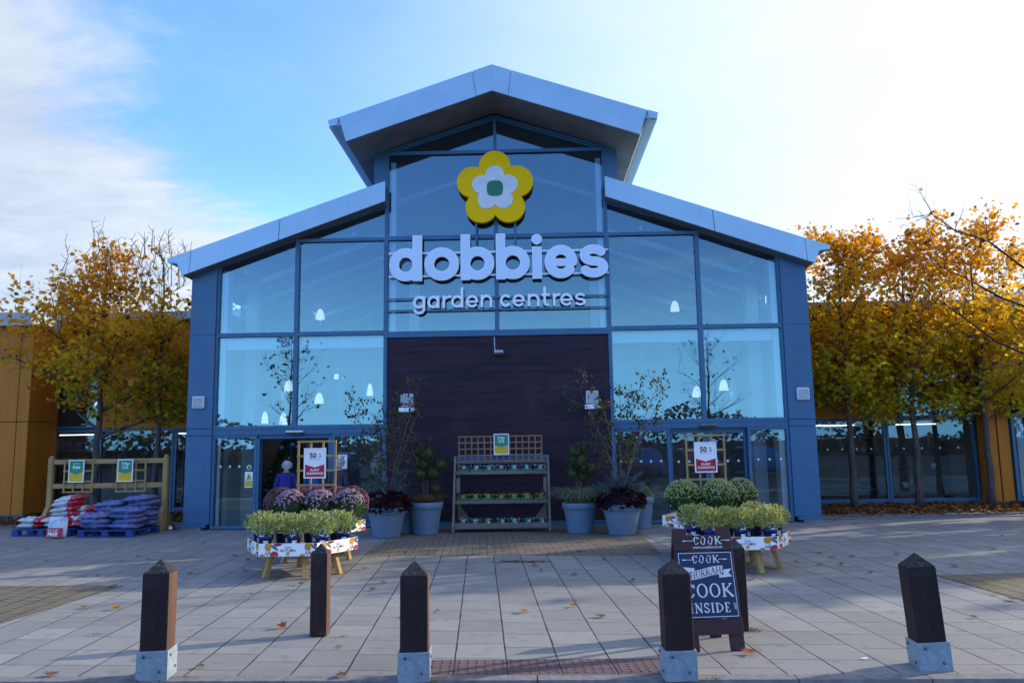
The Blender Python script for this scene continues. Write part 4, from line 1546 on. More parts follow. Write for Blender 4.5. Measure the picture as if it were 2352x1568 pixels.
topiary_planter(-1.37, -1.33, 'planter with cloud pruned topiary and tan sedge, left of the display rack', 61, 'grass_tan',
                [(-.08, 1.58, .13), (.04, 1.52, .14), (-.05, 1.34, .155), (-.14, 1.44, .12), (-.08, 1.12, .13), (.15, 1.14, .145), (.29, 1.30, .125), (.18, .84, .12)])
topiary_planter(1.58, -1.45, 'planter with cloud pruned topiary and grey green grass, right of the display rack', 67, 'grass_grey',
                [(-.06, 1.50, .13), (.05, 1.56, .12), (.03, 1.34, .155), (-.10, 1.36, .12), (.12, 1.22, .13), (-.10, 1.10, .14), (.08, 1.05, .13), (.24, 1.18, .12)], .56, 800, .56)
# plainer pots standing half hidden behind the two plum planters
for x, y, lab, sd in ((-1.86, -1.02, 'blue grey planter half hidden behind the left plum leaved planter', 71), (2.78, -.88, 'blue grey planter with fine foliage behind the right plum leaved planter', 73)):
    random.seed(sd)
    o = thing('planter', (x, y, .004), lab, 'planter', 'large blue grey planters by the entrance')
    pot_mesh(o, .22, .30, .62 if x > 0 else .5)
    b = MB()
    hh = .62 if x > 0 else .5
    for k in range(700):
        d = sph()
        d.z = abs(d.z)
        quad_leaf(b, Vector((d.x * .26, d.y * .26, hh - .03 + d.z * .24)) * 1.0, d + sph() * .5, random.uniform(.03, .06), .02)
    b.build('foliage', M['topiary' if x < 0 else 'lavleaf'], o)

# ================================================================== DISPLAY TABLES
HR = .75


def skirt_panel(p0, p1, z0, z1, parent, seed):
    """printed card side of a hexagonal tray between two corners"""
    rnd_ = random.Random(seed)
    p0, p1 = Vector((p0[0], p0[1], 0)), Vector((p1[0], p1[1], 0))
    U = (p1 - p0).normalized()
    N = Vector((U.y, -U.x, 0))
    L = (p1 - p0).length
    H = z1 - z0
    b = MB()
    A, B_ = p0 + Vector((0, 0, z0)), p1 + Vector((0, 0, z0))
    i0, i1 = A - N * .006, B_ - N * .006
    V = Vector((0, 0, 1))
    b.add([tuple(A), tuple(B_), tuple(B_ + V * H), tuple(A + V * H), tuple(i0), tuple(i1), tuple(i1 + V * H), tuple(i0 + V * H)],
          [(0, 1, 2, 3), (5, 4, 7, 6), (3, 2, 6, 7), (0, 4, 5, 1)], 0)

    def put(geo, cx, cy, mi, lift=.0012):
        b.flat(geo, A + U * cx + V * cy + N * lift, U, V, mi)

    def ellf(cx, cy, rx, ry, mi, lo=0., hi=H, lift=.0012, rot=0.):
        pts = []
        for k in range(20):
            a = 2 * math.pi * k / 20
            q = 1 + .10 * math.sin(2 * a + seed)
            ex, ey = rx * q * math.cos(a), ry * q * math.sin(a)
            ex, ey = ex * math.cos(rot) - ey * math.sin(rot), ex * math.sin(rot) + ey * math.cos(rot)
            pts.append((min(max(cx + ex, .003), L - .003), min(max(cy + ey, .002), H - .002)))
        put((pts, [tuple(range(20))]), 0, 0, mi, lift)
    # one repeat of the print, placed once or twice along the side
    for cx in ((L * .02, L * .70) if L > .5 else (L * .1,)):
        ellf(cx + .105, H * .76, .048, .05, 1)
        ellf(cx + .23, H * .97, .06, .028, 3)
        ellf(cx + .185, H * .10, .058, .045, 2)
        ellf(cx + .03, H * .02, .03, .025, 1, lift=.0016)
        for q in range(5):
            ellf(cx + .155 + q * .016, H * (.80 - q * .055), .007, .034, 5, rot=.55, lift=.0018)
        for q in range(4):
            ellf(cx + .07 + q * .018, H * (.16 + (q % 2) * .13), .005, .024, 4, rot=(-.5, .5)[q % 2], lift=.0018)
        b.flat(([(-.002, -.03), (.002, -.03), (.002, .04), (-.002, .04)], [(0, 1, 2, 3)]), A + U * (cx + .13) + V * (H * .38) + N * .002, U, V, 4)
        for q in range(9):
            ellf(cx + .26 + q * .014, H * (.93 - .05 * (q % 3)), .003, .004, 4, lift=.0018)
    tx = L * .5 if L > .5 else L * .6
    put(text_geo('AUTUMN', .046, .012, 1.05), tx, H * .44, 4, .002)
    put(text_geo('Hello', .042, .0, 1., .3), tx, H * .68, 5, .002)
    ellf(tx, H * .20, .026, .022, 1, lift=.0016)
    put(text_geo('BUY', .014, .01), tx, H * .20, 0, .0022)
    b.build('side_panel', [M['paper'], M['p_yellow'], M['p_red'], M['p_maroon'], M['p_ink'], M['p_grey']], parent)


def hex_table(x, y, zt, lab, seed):
    o = thing('display_table', (x, y, 0), lab, 'display table')
    cs = [(HR * math.cos(R(60 * k)), HR * math.sin(R(60 * k))) for k in range(6)]
    b = MB()
    b.add([(a * .985, c * .985, zt) for a, c in cs] + [(a * .985, c * .985, zt - .03) for a, c in cs],
          [tuple(range(6)), tuple(range(11, 5, -1))] + [(k, k + 6, (k + 1) % 6 + 6, (k + 1) % 6) for k in range(6)])
    b.build('table_top', M['pine_h'], o)
    for a in (230, 290, 345, 110, 170, 50):
        ca, sa = math.cos(R(a)), math.sin(R(a))
        MB().bar((ca * .46, sa * .46, zt - .03), (ca * .56, sa * .56, .0), .075, .06, 0, (ca, sa, 0)).build('leg', M['pine'], o, bevel=.004)
    for k in range(6):
        p0, p1 = cs[k], cs[(k + 1) % 6]
        skirt_panel(p0, p1, zt - .045, zt + .115, o, seed + k)
    return o


LF, LB, RF, RB = (-2.44, -5.87), (-2.62, -4.53), (3.36, -5.87), (3.38, -4.55)
hex_table(*LF, .35, 'low hexagonal table with printed card sides full of blue potted shrubs, left front', 1)
hex_table(*LB, .46, 'hexagonal table of purple and pink chrysanthemums behind the left shrub table', 2)
hex_table(*RF, .355, 'low hexagonal table with printed card sides behind the chalkboard sign', 3)
hex_table(*RB, .46, 'hexagonal table of three cream chrysanthemum domes before the right doors', 4)

# potted shrubs ------------------------------------------------------------
def shrub(mn, seed, r=.185, hh=.31):
    random.seed(seed)
    o = thing('potted_shrub', (0, 0, 0), 'x', 'potted shrub')
    MB().lathe([(.068, 0), (.088, .145), (.098, .147), (.10, .185), (.094, .187), (.09, .17), (.001, .168)], 20).build('pot', M['bluepot'], o)
    b = MB()
    for k in range(30):
        d = sph()
        d.z = abs(d.z) * .9 + .25
        d.normalize()
        b.tube([(0, 0, .16), tuple(Vector((0, 0, .17)) + d * hh * .7)], [.004, .002], 4)
    for k in range(430):
        d = sph()
        q = random.uniform(.35, 1.) ** .5 * (1 + .12 * math.sin(d.x * 9 + seed) * math.cos(d.y * 8))
        p = Vector((d.x * r * q, d.y * r * q, .315 + d.z * .128 * q))
        if p.z < .205:
            continue
        quad_leaf(b, p, d * .7 + sph() * .6 + Vector((0, 0, .55)), random.uniform(.042, .068), .03)
    b.build('foliage', M[mn], o)
    return o


def add_tags(o, seed):
    rnd_ = random.Random(seed)
    a = rnd_.uniform(-.35, .35)
    x = rnd_.uniform(-.03, .03)
    b = MB()
    U = Vector((math.cos(a), 0, math.sin(a)))
    V = Vector((-math.sin(a), .25, math.cos(a)))
    O_ = Vector((x, -.115, .185))
    sq = lambda hw, z0, z1: ([(-hw, z0), (hw, z0), (hw, z1), (-hw, z1)], [(0, 1, 2, 3)])
    b.flat(sq(.029, 0, .088), O_, U, V, 0)
    b.flat(sq(.022, .012, .076), O_ + Vector((0, -.003, 0)), U, V, 1)
    for k in range(5):
        b.flat(sq(.015 - .002 * (k % 2), .02 + k * .011, .025 + k * .011), O_ + Vector((0, -.0045, 0)), U, V, 2)
    b.build('plant_label', [M['paper'], M['p_ink'], M['p_grey']], o)
    b = MB()
    aa = rnd_.uniform(-.25, .4)
    p = lambda t, z: (math.sin(aa + t) * (.071 + .14 * z), -math.cos(aa + t) * (.071 + .14 * z), z)
    vs = []
    for t in (-.35, -.12, .12, .35):
        vs += [p(t, .07), p(t, .125)]
    b.add([(vx * 1.03, vy * 1.03, vz) for vx, vy, vz in vs], [(0, 2, 3, 1), (2, 4, 5, 3), (4, 6, 7, 5)], 0)
    b.add([(vx * 1.05, vy * 1.05, vz * .35 + .07) for vx, vy, vz in vs[4:]], [(0, 2, 3, 1)], 1)
    b.build('price_sticker', [M['paper'], M['p_grey']], o)


ordw = ['first', 'second', 'third', 'fourth']
rows = [(-.36, [-.37, 0, .37], 'front'), (-.02, [-.55, -.18, .19, .55], 'middle'), (.32, [-.37, 0., .37], 'back')]
for (cx, cy), zt, mn, what, where, sd in ((LF, .35, 'variegated', 'yellow variegated shrub', 'left', 100), (RF, .355, 'lavleaf', 'grey green shrub', 'right', 200)):
    protos = [shrub(mn, sd + i) for i in range(3)]
    used = 0
    for ry, xs, rn in rows:
        for i, rx in enumerate(xs):
            rr = random.Random(sd + used * 7)
            loc = (cx + rx + rr.uniform(-.02, .02), cy + ry + rr.uniform(-.02, .02), zt + .001)
            lab = '%s in blue pot, %s row, %s from left, on the %s low table' % (what, rn, ordw[i], where)
            grp = 'potted shrubs on the %s low table' % where
            if used < 3:
                o = protos[used]
                o.location = loc
                tag(o, lab, 'potted shrub', grp)
            else:
                o = dup(protos[used % 3], loc, rr.uniform(-.8, .8), lab, grp, rr.uniform(.92, 1.06))
            used += 1
            o['row'] = rn
    for o in [c for c in col.objects if c.get('group') == 'potted shrubs on the %s low table' % where]:
        if o['row'] in ('front', 'middle'):
            o.rotation_euler.z *= .3
            add_tags(o, sd + int(o.location.x * 100))
        del o['row']


# chrysanthemums -------------------------------------------------------------
M['petal_pink'] = leafmat('pale_pink_petals', [(.42, .23, .36), (.54, .36, .46), (.34, .15, .29), (.62, .50, .56)], .3)
M['petal_purple'] = leafmat('dusky_purple_petals', [(.22, .075, .15), (.30, .11, .20), (.16, .05, .10), (.36, .15, .22), (.28, .08, .09)], .3)
M['petal_cream'] = leafmat('cream_petals', [(.40, .42, .13), (.52, .53, .24), (.30, .34, .09), (.56, .56, .32)], .3)
M['disc'] = mat('flower_disc_yellow', (.45, .30, .03), None, 20, .7)


def mum(loc, r, hgt, pm, nf, fs, lab, seed, cover=-.05, group=None):
    random.seed(seed)
    o = thing('chrysanthemum', loc, lab, 'potted flower', group)
    MB().lathe([(.085, 0), (.105, .12), (.112, .122), (.114, .16), (.10, .16)], 20).build('pot', M['bluepot'] if pm != 'petal_cream' else M['black'], o)
    b = MB()
    zc = .16 + hgt * .45
    sq = hgt * .56 / r
    b.blob((0, 0, zc), r * .86, 16, 10, 0, (1, 1, sq), .05)
    for k in range(900):
        d = sph()
        if d.z < -.75:
            continue
        p = Vector((d.x * r, d.y * r, zc + d.z * r * sq)) * 1.0
        p = Vector((0, 0, zc)) + (p - Vector((0, 0, zc))) * random.uniform(.84, .98)
        quad_leaf(b, p, d * .5 + sph() * .7 + Vector((0, 0, .2)), random.uniform(.025, .045), .022)
    b.build('foliage', M['mumleaf'], o)
    f = MB()
    k = 0
    while k < nf:
        d = sph()
        if d.z < cover and random.random() > .10 * (1 if d.z > cover - .5 else 0):
            continue
        if cover < d.z < cover + .25 and random.random() < .45:
            continue
        p = Vector((d.x * r, d.y * r, zc + d.z * r * sq)) + sph() * .008
        nrm = (d + Vector((0, 0, .35)) + sph() * .25).normalized()
        u = nrm.orthogonal().normalized()
        v_ = nrm.cross(u)
        rad_ = fs * random.uniform(.7, 1.15)
        n_ = 9
        vs = [tuple(p + nrm * .004)]
        for i in range(n_):
            a = 2 * math.pi * i / n_
            q = rad_ * (1 if i % 2 else .82)
            vs.append(tuple(p + (u * math.cos(a) + v_ * math.sin(a)) * q + nrm * .006))
        for i in range(n_):
            a = 2 * math.pi * i / n_
            vs.append(tuple(p + (u * math.cos(a) + v_ * math.sin(a)) * rad_ * .45 + nrm * .014))
        fc = [(i + 1, (i + 1) % n_ + 1, (i + 1) % n_ + 1 + n_, i + 1 + n_) for i in range(n_)] + [tuple(range(n_ + 1, 2 * n_ + 1))]
        f.add(vs, fc, 0)
        k += 1
    f.build('blossom', [M[pm], M['disc']], o)
    return o


g1 = 'chrysanthemums on the left back table'
zt = .461
for x, y, lab, sd in ((-2.895, -4.93, 'pale pink chrysanthemum, left one of the three in front', 301), (-2.46, -4.95, 'pale pink chrysanthemum, middle one of the three in front', 302),
                      (-2.03, -4.93, 'pale pink chrysanthemum, right one of the three in front', 303)):
    mum((x, y, zt), .225, .42, 'petal_pink', 300, .0175, lab, sd, .18, g1)
for x, y, lab, sd in ((-3.16, -4.58, 'dusky purple chrysanthemum at the left end of the left flower table', 311), (-2.98, -4.16, 'dusky purple chrysanthemum at the back left, below the trellis', 312),
                      (-2.62, -4.50, 'dusky purple chrysanthemum in the centre, below the sale sign', 313), (-2.40, -4.12, 'dusky purple chrysanthemum at the back right, below the trellis', 314),
                      (-2.08, -4.50, 'dusky purple chrysanthemum at the right end of the left flower table', 315)):
    mum((x, y, zt), .245, .42 + .02 * (sd % 2), 'petal_purple', 620, .0135, lab, sd, -.35, g1)
g2 = 'cream chrysanthemums on the right back table'
for x, y, lab, sd, rr in ((2.905, -4.83, 'cream chrysanthemum dome at the left end of the right table', 321, .265), (3.41, -4.93, 'cream chrysanthemum dome in the middle, nearest the shrubs', 322, .265),
                          (3.80, -4.60, 'cream chrysanthemum dome at the right, furthest from the chalkboard', 323, .25)):
    mum((x, y, zt + .02), rr, .46, 'petal_cream', 950, .0125, lab, sd, .0, g2)


# ================================================================== SALE SIGNS AND TRELLIS STANDS
def sale_sign(mb, x, y, z, w_, h, kind, lines):
    """framed print: materials 0 white frame, 1 top colour, 2 bottom colour, 3 text colour, 4 second text colour"""
    fr = .018
    o = rect(x - w_ / 2, x + w_ / 2, z, z + h)
    mb.ring(o, inset(o, fr), y - .02, y, 0)
    mb.box(x - w_ / 2 + .004, x + w_ / 2 - .004, y - .006, y - .001, z + .004, z + h - .004, 0)
    x0, x1, z0, z1 = x - w_ / 2 + fr, x + w_ / 2 - fr, z + fr, z + h - fr
    yy = y - .0085
    v0 = z + h * .46
    v1 = z + h * .36
    mb.add([(x0, yy, v0), (x, yy, v1), (x1, yy, v0), (x1, yy, z1), (x0, yy, z1)], [(0, 1, 2, 3, 4)], 1)
    yy = y - .0080
    mb.add([(x0, yy, z0), (x1, yy, z0), (x1, yy, v0), (x, yy, v1), (x0, yy, v0)], [(0, 1, 2, 3, 4)], 2)
    for body, sz, bold, fx, fz, mi in lines:
        mb.flat(text_geo(body, sz * h, bold), (x + fx * w_, y - .0105, z + fz * h), (1, 0, 0), (0, 0, 1), mi)


def trellis(mb, x0, x1, z0, z1, y, nv, nh, sw=.028, d=.018, mi=0):
    for i in range(nv):
        xx = x0 + sw / 2 + (x1 - x0 - sw) * i / (nv - 1)
        mb.box(xx - sw / 2, xx + sw / 2, y, y + d, z0, z1, mi)
    for i in range(nh):
        zz = z0 + sw / 2 + (z1 - z0 - sw) * i / (nh - 1)
        mb.box(x0 - .002, x1 + .002, y - d, y - .0005, zz - sw / 2, zz + sw / 2, mi)


CLEAR = [('50', .235, .035, -.09, .745, 3), ('%', .105, .012, .22, .79, 3), ('off', .085, .01, .22, .705, 3), ('original marked price', .042, 0, 0, .625, 3),
         ('PLANT', .10, .032, 0, .27, 0), ('CLEARANCE', .10, .032, 0, .16, 0)]
for (x, y), lab, lab2, zt in ((LB, 'pine trellis standing at the back of the purple chrysanthemum table', 'red and white half price plant clearance sign on the left trellis', .43),
                              (RB, 'pine trellis standing at the back of the cream chrysanthemum table', 'red and white half price plant clearance sign on the right trellis', .43)):
    sx = .01 if x < 0 else -.07
    o = thing('trellis_panel', (x + sx, y - .07, zt), lab, 'trellis')
    b = MB()
    trellis(b, -.30, .30, 0, 1.345, 0, 4, 7, .03, .02)
    b.build('slats', M['pine'], o)
    s_ = thing('sale_sign', (x + sx + (-.02 if x < 0 else -.01), y - .092, zt + .775), lab2, 'sign')
    b = MB()
    sale_sign(b, 0, 0, 0, .335, .455, 'clear', CLEAR)
    b.build('framed_print', [M['paper'], M['paper'], M['s_red'], M['s_plum']], s_)

# ================================================================== DISPLAY RACK OF BEDDING PLANTS
o = thing('display_rack', (.08, -.95, .004), 'three tier grey wooden rack of bedding plant trays against the dark timber wall', 'rack')
for s in (-1, 1):
    b = MB()
    b.bar((s * .935, -.30, 0), (s * .93, .22, 1.44), .045, .085, 0, (0, 1, 0))
    b.build('upright', M['greywood_z'], o, bevel=.004)
    b = MB().box(*sorted((s * .89, s * .83)), -.02, .22, .75, 1.02).box(*sorted((s * .89, s * .86)), .27, .31, 0, 1.3)
    b.build('bracket', M['greywood_z'], o)
    b = MB()
    pl = [(s * .88, .18), (s * .88, .52), (s * .62, .18)]
    b.prism(pl if s < 0 else pl[::-1], .28, .30)
    b.build('corner_brace', M['greywood'], o)
for k, (z, y0, y1, fh) in enumerate(((.07, -.26, .10, .10), (.53, -.10, .20, .065), (1.09, .06, .30, .065))):
    b = MB().box(-.905, .905, y0 - .022, y0, z, z + fh)
    b.box(-.90, .90, y0 + .002, y1, z + .01, z + .028)
    b.build('shelf', M['greywood'], o, bevel=.003)
MB().box(-.91, .91, .30, .33, 1.30, 1.46).build('backboard', M['frame'], o)
MB().box(-.91, .91, .17, .22, 1.30, 1.345).build('rail', M['greywood'], o)
b = MB()
trellis(b, -.86, .82, 1.33, 1.85, .14, 14, 5, .024, .014)
b.build('trellis', M['trellis'], o)
s_ = thing('sale_sign', (.085, -.95 + .115, 1.47), 'green and yellow two for twelve pounds sign in the middle of the rack', 'sign')
b = MB()
sale_sign(b, 0, 0, 0, .305, .42, 'multi', [('2 for', .175, .03, 0, .80, 0), ('£12', .175, .03, 0, .635, 0), ('selected packs', .035, 0, -.10, .33, 3)])
b.build('framed_print', [M['paper'], M['s_green'], M['s_yellow'], M['p_grey']], s_)

M['tray'] = mat('green_tray_plastic', (.02, .17, .075), (.018, .15, .065), 6, .4, 0, .02)
M['fl_purple'] = leafmat('violet_pansies', [(.16, .11, .42), (.30, .26, .55), (.60, .58, .72), (.10, .06, .26)], .3)
M['fl_orange'] = leafmat('orange_pansies', [(.52, .22, .01), (.60, .33, .02), (.14, .03, .015), (.55, .40, .03)], .3)
M['fl_mixed'] = leafmat('mixed_violas', [(.60, .58, .66), (.14, .06, .26), (.20, .03, .10), (.55, .42, .05), (.42, .38, .62)], .3)
for k, (z, yy, fm, what, tier) in enumerate(((1.118, -.95 + .15, 'fl_purple', 'green pack of violet pansies', 'top'), (.558, -.95 + .03, 'fl_orange', 'green pack of orange pansies', 'middle'),
                                             (.098, -.95 - .11, 'fl_mixed', 'green pack of mixed violas', 'bottom'))):
    for i in range(7):
        random.seed(500 + k * 10 + i)
        x = .08 + (-.76 + i * .2535) + random.uniform(-.012, .012)
        pos = ('leftmost', 'second from left', 'third from left', 'middle', 'third from right', 'second from right', 'rightmost')[i]
        o = thing('plant_tray', (x, yy, z + .005), '%s, %s on the %s shelf' % (what, pos, tier), 'bedding plants', 'bedding plant trays on the rack')
        b = MB()
        for c in range(6):
            x0 = -.112 + c * .0375
            b.box(x0, x0 + .033, -.075, .075, 0, .065)
        b.box(-.115, .115, -.08, .08, .0652, .074)
        b.box(-.115, .115, -.083, -.0805, .048, .078)
        b.build('tray', M['tray'], o)
        b = MB()
        for q in range(120):
            p = Vector((random.uniform(-.115, .115), random.uniform(-.08, .08), .08 + random.uniform(0, .05)))
            quad_leaf(b, p, sph() + Vector((0, 0, .5)), random.uniform(.025, .045), .022)
        b.build('foliage', M['mumleaf'], o)
        b = MB()
        for q in range(26):
            p = Vector((random.uniform(-.115, .115), random.uniform(-.085, .07), .105 + random.uniform(-.01, .05)))
            nrm = (Vector((0, -.7, .6)) + sph() * .5).normalized()
            u = nrm.orthogonal().normalized()
            v_ = nrm.cross(u)
            rr = random.uniform(.012, .021)
            b.add([tuple(p + (u * math.cos(a * 1.2566) + v_ * math.sin(a * 1.2566)) * rr) for a in range(5)] + [tuple(p + nrm * .004)], [(a, (a + 1) % 5, 5) for a in range(5)])
        b.build('blossom', M[fm], o)
        b = MB()
        b.add([(-.042, -.086, .055), (.045, -.086, .055), (.045, -.080, .15), (-.042, -.080, .15)], [(0, 1, 2, 3)], 0)
        for q in range(15):
            cx, cz, rr = random.uniform(-.012, .036), random.uniform(.072, .14), random.uniform(.007, .012)
            b.add([(cx + rr * math.cos(a), -.0865 + (cz - .055) * .063 - .0006 * q / 5 - .0008, cz + rr * math.sin(a)) for a in (0, 1.05, 2.1, 3.14, 4.19, 5.24)], [(0, 1, 2, 3, 4, 5)], 1 + q % 2)
        cc = {'fl_purple': ('letter', 'fl_purple'), 'fl_orange': ('p_yellow', 'fl_orange'), 'fl_mixed': ('paper', 'fl_purple')}[fm]
        b.build('picture_card', [M['s_green'] if i % 3 else M['tray'], M[cc[1]], M[cc[0]]], o)

# ================================================================== BOLLARDS
def bollard(x, y, lab, w_=.195, h=.82, sleeve=True, rz=0., tilt=(0, 0), cap=.095, z0=0.):
    o = thing('bollard', (x, y, z0), lab, 'bollard', 'dark timber bollards along the kerb', R(rz))
    o.rotation_euler = (R(tilt[0]), R(tilt[1]), R(rz))
    q = w_ / 2
    b = MB()
    b.box(-q, q, -q, q, .004 if not sleeve else .05, h - cap)
    b.mi[1] = 1                      # sunlight painted into a lighter brown here, over some faded paint
    b.build('post', [M['post'], M['post_sunlit']], o, bevel=.009)
    b = MB()
    b.add([(-q, -q, h - cap + .0005), (q, -q, h - cap + .0005), (q, q, h - cap + .0005), (-q, q, h - cap + .0005), (0, 0, h)], [(0, 1, 4), (1, 2, 4), (2, 3, 4), (3, 0, 4), (3, 2, 1, 0)])
    b.build('cap', M['lichen'], o, bevel=.002)
    if sleeve:
        s_ = q + .014
        sh = .205
        b = MB()
        b.ring(rect(-s_, s_, -s_, s_), rect(-q - .001, q + .001, -q - .001, q + .001), 0, 1)
        b.v = [(vx, vz, vy * sh) for vx, vy, vz in b.v]
        ob = b.build('sleeve', M['slate'], o, bevel=.003)
        for sx, sz in ((-.62, .82), (.55, .30)):
            for fc in range(4):
                rot = Matrix.Rotation(R(90 * fc), 3, 'Z')
                c = rot @ Vector((sx * q, -s_, sz * sh))
                n_ = rot @ Vector((0, -1, 0))
                bb_ = MB()
                bb_.tube([c, c + n_ * .009], [.011, .010], 8)
                bb_.build('bolt', M['bolt'], ob)
    return o


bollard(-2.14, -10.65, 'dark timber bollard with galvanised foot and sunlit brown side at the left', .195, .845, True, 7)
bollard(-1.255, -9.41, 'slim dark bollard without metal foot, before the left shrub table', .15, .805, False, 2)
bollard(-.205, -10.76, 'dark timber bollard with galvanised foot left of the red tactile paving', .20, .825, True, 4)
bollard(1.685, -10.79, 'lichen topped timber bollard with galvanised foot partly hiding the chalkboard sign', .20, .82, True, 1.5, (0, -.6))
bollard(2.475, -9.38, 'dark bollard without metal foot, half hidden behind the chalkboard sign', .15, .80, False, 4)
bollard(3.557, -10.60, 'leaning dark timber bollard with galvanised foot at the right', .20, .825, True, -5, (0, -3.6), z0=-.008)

# ================================================================== CHALKBOARD A-FRAME
def serif(ch, X, Y, x, w_, h, t=.16):
    """Roman capital as a signed distance; x left, w width, h height, t thick stem"""
    T, S, N_ = t * h, t * h * .42, None
    c = x + w_ / 2

    def L_(pts, wd):
        return d_line(X, Y, pts, wd)
    def st(xx):
        return d_rect(X, Y, xx - T / 2, xx + T / 2, 0, h)
    def sf(xx, y_, ln):
        return d_rect(X, Y, xx - ln, xx + ln, y_ - S * .55, y_ + S * .55)
    mn = lambda *a: np.minimum.reduce(a)
    el = lambda: np.maximum(d_ell(X, Y, c, h / 2, w_ / 2, h / 2 + S * .3), -d_ell(X, Y, c, h / 2, w_ / 2 - T, h / 2 - S))
    if ch == 'O':
        return el()
    if ch == 'C':
        e = np.maximum(el(), np.minimum(c + w_ * .18 - X, 1e3 + 0 * X) * 0 + np.minimum(1e3, -d_rect(X, Y, c + w_ * .22, x + w_ + 1, h * .27, h * .73)))
        return mn(e, d_rect(X, Y, x + w_ * .90, x + w_ * .99, h * .66, h * .98))
    if ch == 'K':
        return mn(st(x + T), sf(x + T, S * .5, T), sf(x + T, h - S * .5, T), L_([(x + T, h * .42), (x + w_ * .86, h - S)], S * 1.3), L_([(x + w_ * .36, h * .55), (x + w_ * .93, S)], T * 1.05),
                  sf(x + w_ * .84, h - S * .5, T * .9), sf(x + w_ * .94, S * .5, T * .8))
    if ch == 'I':
        return mn(st(c), sf(c, S * .5, T), sf(c, h - S * .5, T))
    if ch == 'N':
        return mn(L_([(x + T, 0), (x + T, h)], S * 1.2), L_([(x + w_ - T * .7, 0), (x + w_ - T * .7, h)], S * 1.2), L_([(x + T, h - S), (x + w_ - T * .7, S)], T), sf(x + T, S * .5, T * .8), sf(x + w_ - T * .7, h - S * .5, T * .8), sf(x + T * .8, h - S * .5, T * .7))
    if ch == 'S':
        q = h / 4
        return mn(L_(arc(c, h - q, w_ * .36, q - S * .6, 20, 260, 22) + arc(c, q, w_ * .38, q - S * .6, 80, -160, 22), T * .78), d_rect(X, Y, x + w_ * .86, x + w_ * .95, h * .70, h * .96), d_rect(X, Y, x + w_ * .05, x + w_ * .14, h * .04, h * .30))
    if ch == 'D':
        d = np.maximum(np.maximum(d_ell(X, Y, x + T, h / 2, w_ - T, h / 2), x + T - X), -np.maximum(d_ell(X, Y, x + T, h / 2, w_ - 2 * T, h / 2 - S), x + T - X))
        return mn(d, st(x + T), sf(x + T * .7, S * .5, T * .7), sf(x + T * .7, h - S * .5, T * .7))
    if ch == 'E':
        return mn(st(x + T), d_rect(X, Y, x, x + w_ * .88, 0, S), d_rect(X, Y, x, x + w_ * .85, h - S, h), d_rect(X, Y, x + T, x + w_ * .6, h / 2 - S / 2, h / 2 + S / 2),
                  d_rect(X, Y, x + w_ * .80, x + w_ * .88, 0, h * .26), d_rect(X, Y, x + w_ * .77, x + w_ * .85, h * .76, h), d_rect(X, Y, x + w_ * .54, x + w_ * .61, h * .38, h * .62))
    if ch == 'H':
        return mn(st(x + T), st(x + w_ - T), d_rect(X, Y, x + T, x + w_ - T, h / 2 - S / 2, h / 2 + S / 2), sf(x + T, S * .5, T), sf(x + T, h - S * .5, T), sf(x + w_ - T, S * .5, T), sf(x + w_ - T, h - S * .5, T))
    if ch == 'U':
        return mn(L_([(x + T, h), (x + T, h * .35)], T), L_([(x + w_ - T, h), (x + w_ - T, h * .35)], S * 1.2), L_(arc(c, h * .35, w_ / 2 - T, h * .31, 180, 360, 20), S * 1.4), sf(x + T, h - S * .5, T), sf(x + w_ - T, h - S * .5, T))
    if ch == 'R':
        return mn(st(x + T), L_([(x + T, h - S * .6)] + arc(x + w_ * .45, h * .74, w_ * .34, h * .23, 90, -90, 16) + [(x + T, h * .5)], S * 1.5), L_([(x + w_ * .42, h * .5), (x + w_ * .93, S)], T), sf(x + T, S * .5, T), sf(x + T, h - S * .5, T * .8), sf(x + w_ * .93, S * .5, T * .7))
    if ch == 'A':
        return mn(L_([(x + T * .6, 0), (c, h)], S * 1.2), L_([(x + w_ - T * .7, 0), (c, h)], T), L_([(x + w_ * .25, h * .34), (x + w_ * .75, h * .34)], S), sf(x + T * .6, S * .5, T * .8), sf(x + w_ - T * .7, S * .5, T * .8))
    if ch == '!':
        return mn(np.maximum(d_rect(X, Y, c - T / 2, c + T / 2, h * .28, h), 0 * X - 1), np.hypot(X - c, Y - h * .08) - T * .62)
    return 1 + 0 * X


def serif_geo(word, h, t=.16, gap=.14, wf=None):
    """flat centred Roman capitals, one geometry"""
    W = {'C': .78, 'O': .86, 'K': .84, 'I': .36, 'N': .86, 'S': .62, 'D': .84, 'E': .66, 'H': .9, 'U': .84, 'R': .78, 'A': .88, '!': .34}
    tot = sum(W[c] for c in word) * h + gap * h * (len(word) - 1)
    x = -tot / 2
    vs, fs = [], []
    for c in word:
        w_ = W[c] * h
        lp = contours(lambda X, Y: serif(c, X, Y, x, w_, h, t), x - .15 * h, x + w_ + .15 * h, -.15 * h, 1.15 * h, h / 42.)
        v, f = loops_geo(lp)
        o_ = len(vs)
        vs += [(p[0], p[1] - h / 2) for p in v]
        fs += [tuple(i + o_ for i in q) for q in f]
        x += w_ + gap * h
    return vs, fs


def fork_knife(b, U, V, O_, hw, ln, mi):
    """thin rules ending in a fork (left) and a knife (right)"""
    b.flat(([(-hw - ln, -.0022), (-hw, -.0022), (-hw, .0022), (-hw - ln, .0022)], [(0, 1, 2, 3)]), O_, U, V, mi)
    b.flat(([(-hw - ln - .02, -.006), (-hw - ln, -.004), (-hw - ln, .004), (-hw - ln - .02, .006), (-hw - ln - .026, .0)], [(0, 1, 2, 3, 4)]), O_, U, V, mi)
    b.flat(([(hw, -.002), (hw + ln * .55, -.002), (hw + ln, -.006), (hw + ln + .016, -.002), (hw + ln + .02, .003), (hw, .002)], [(0, 1, 2, 3, 4, 5)]), O_, U, V, mi)


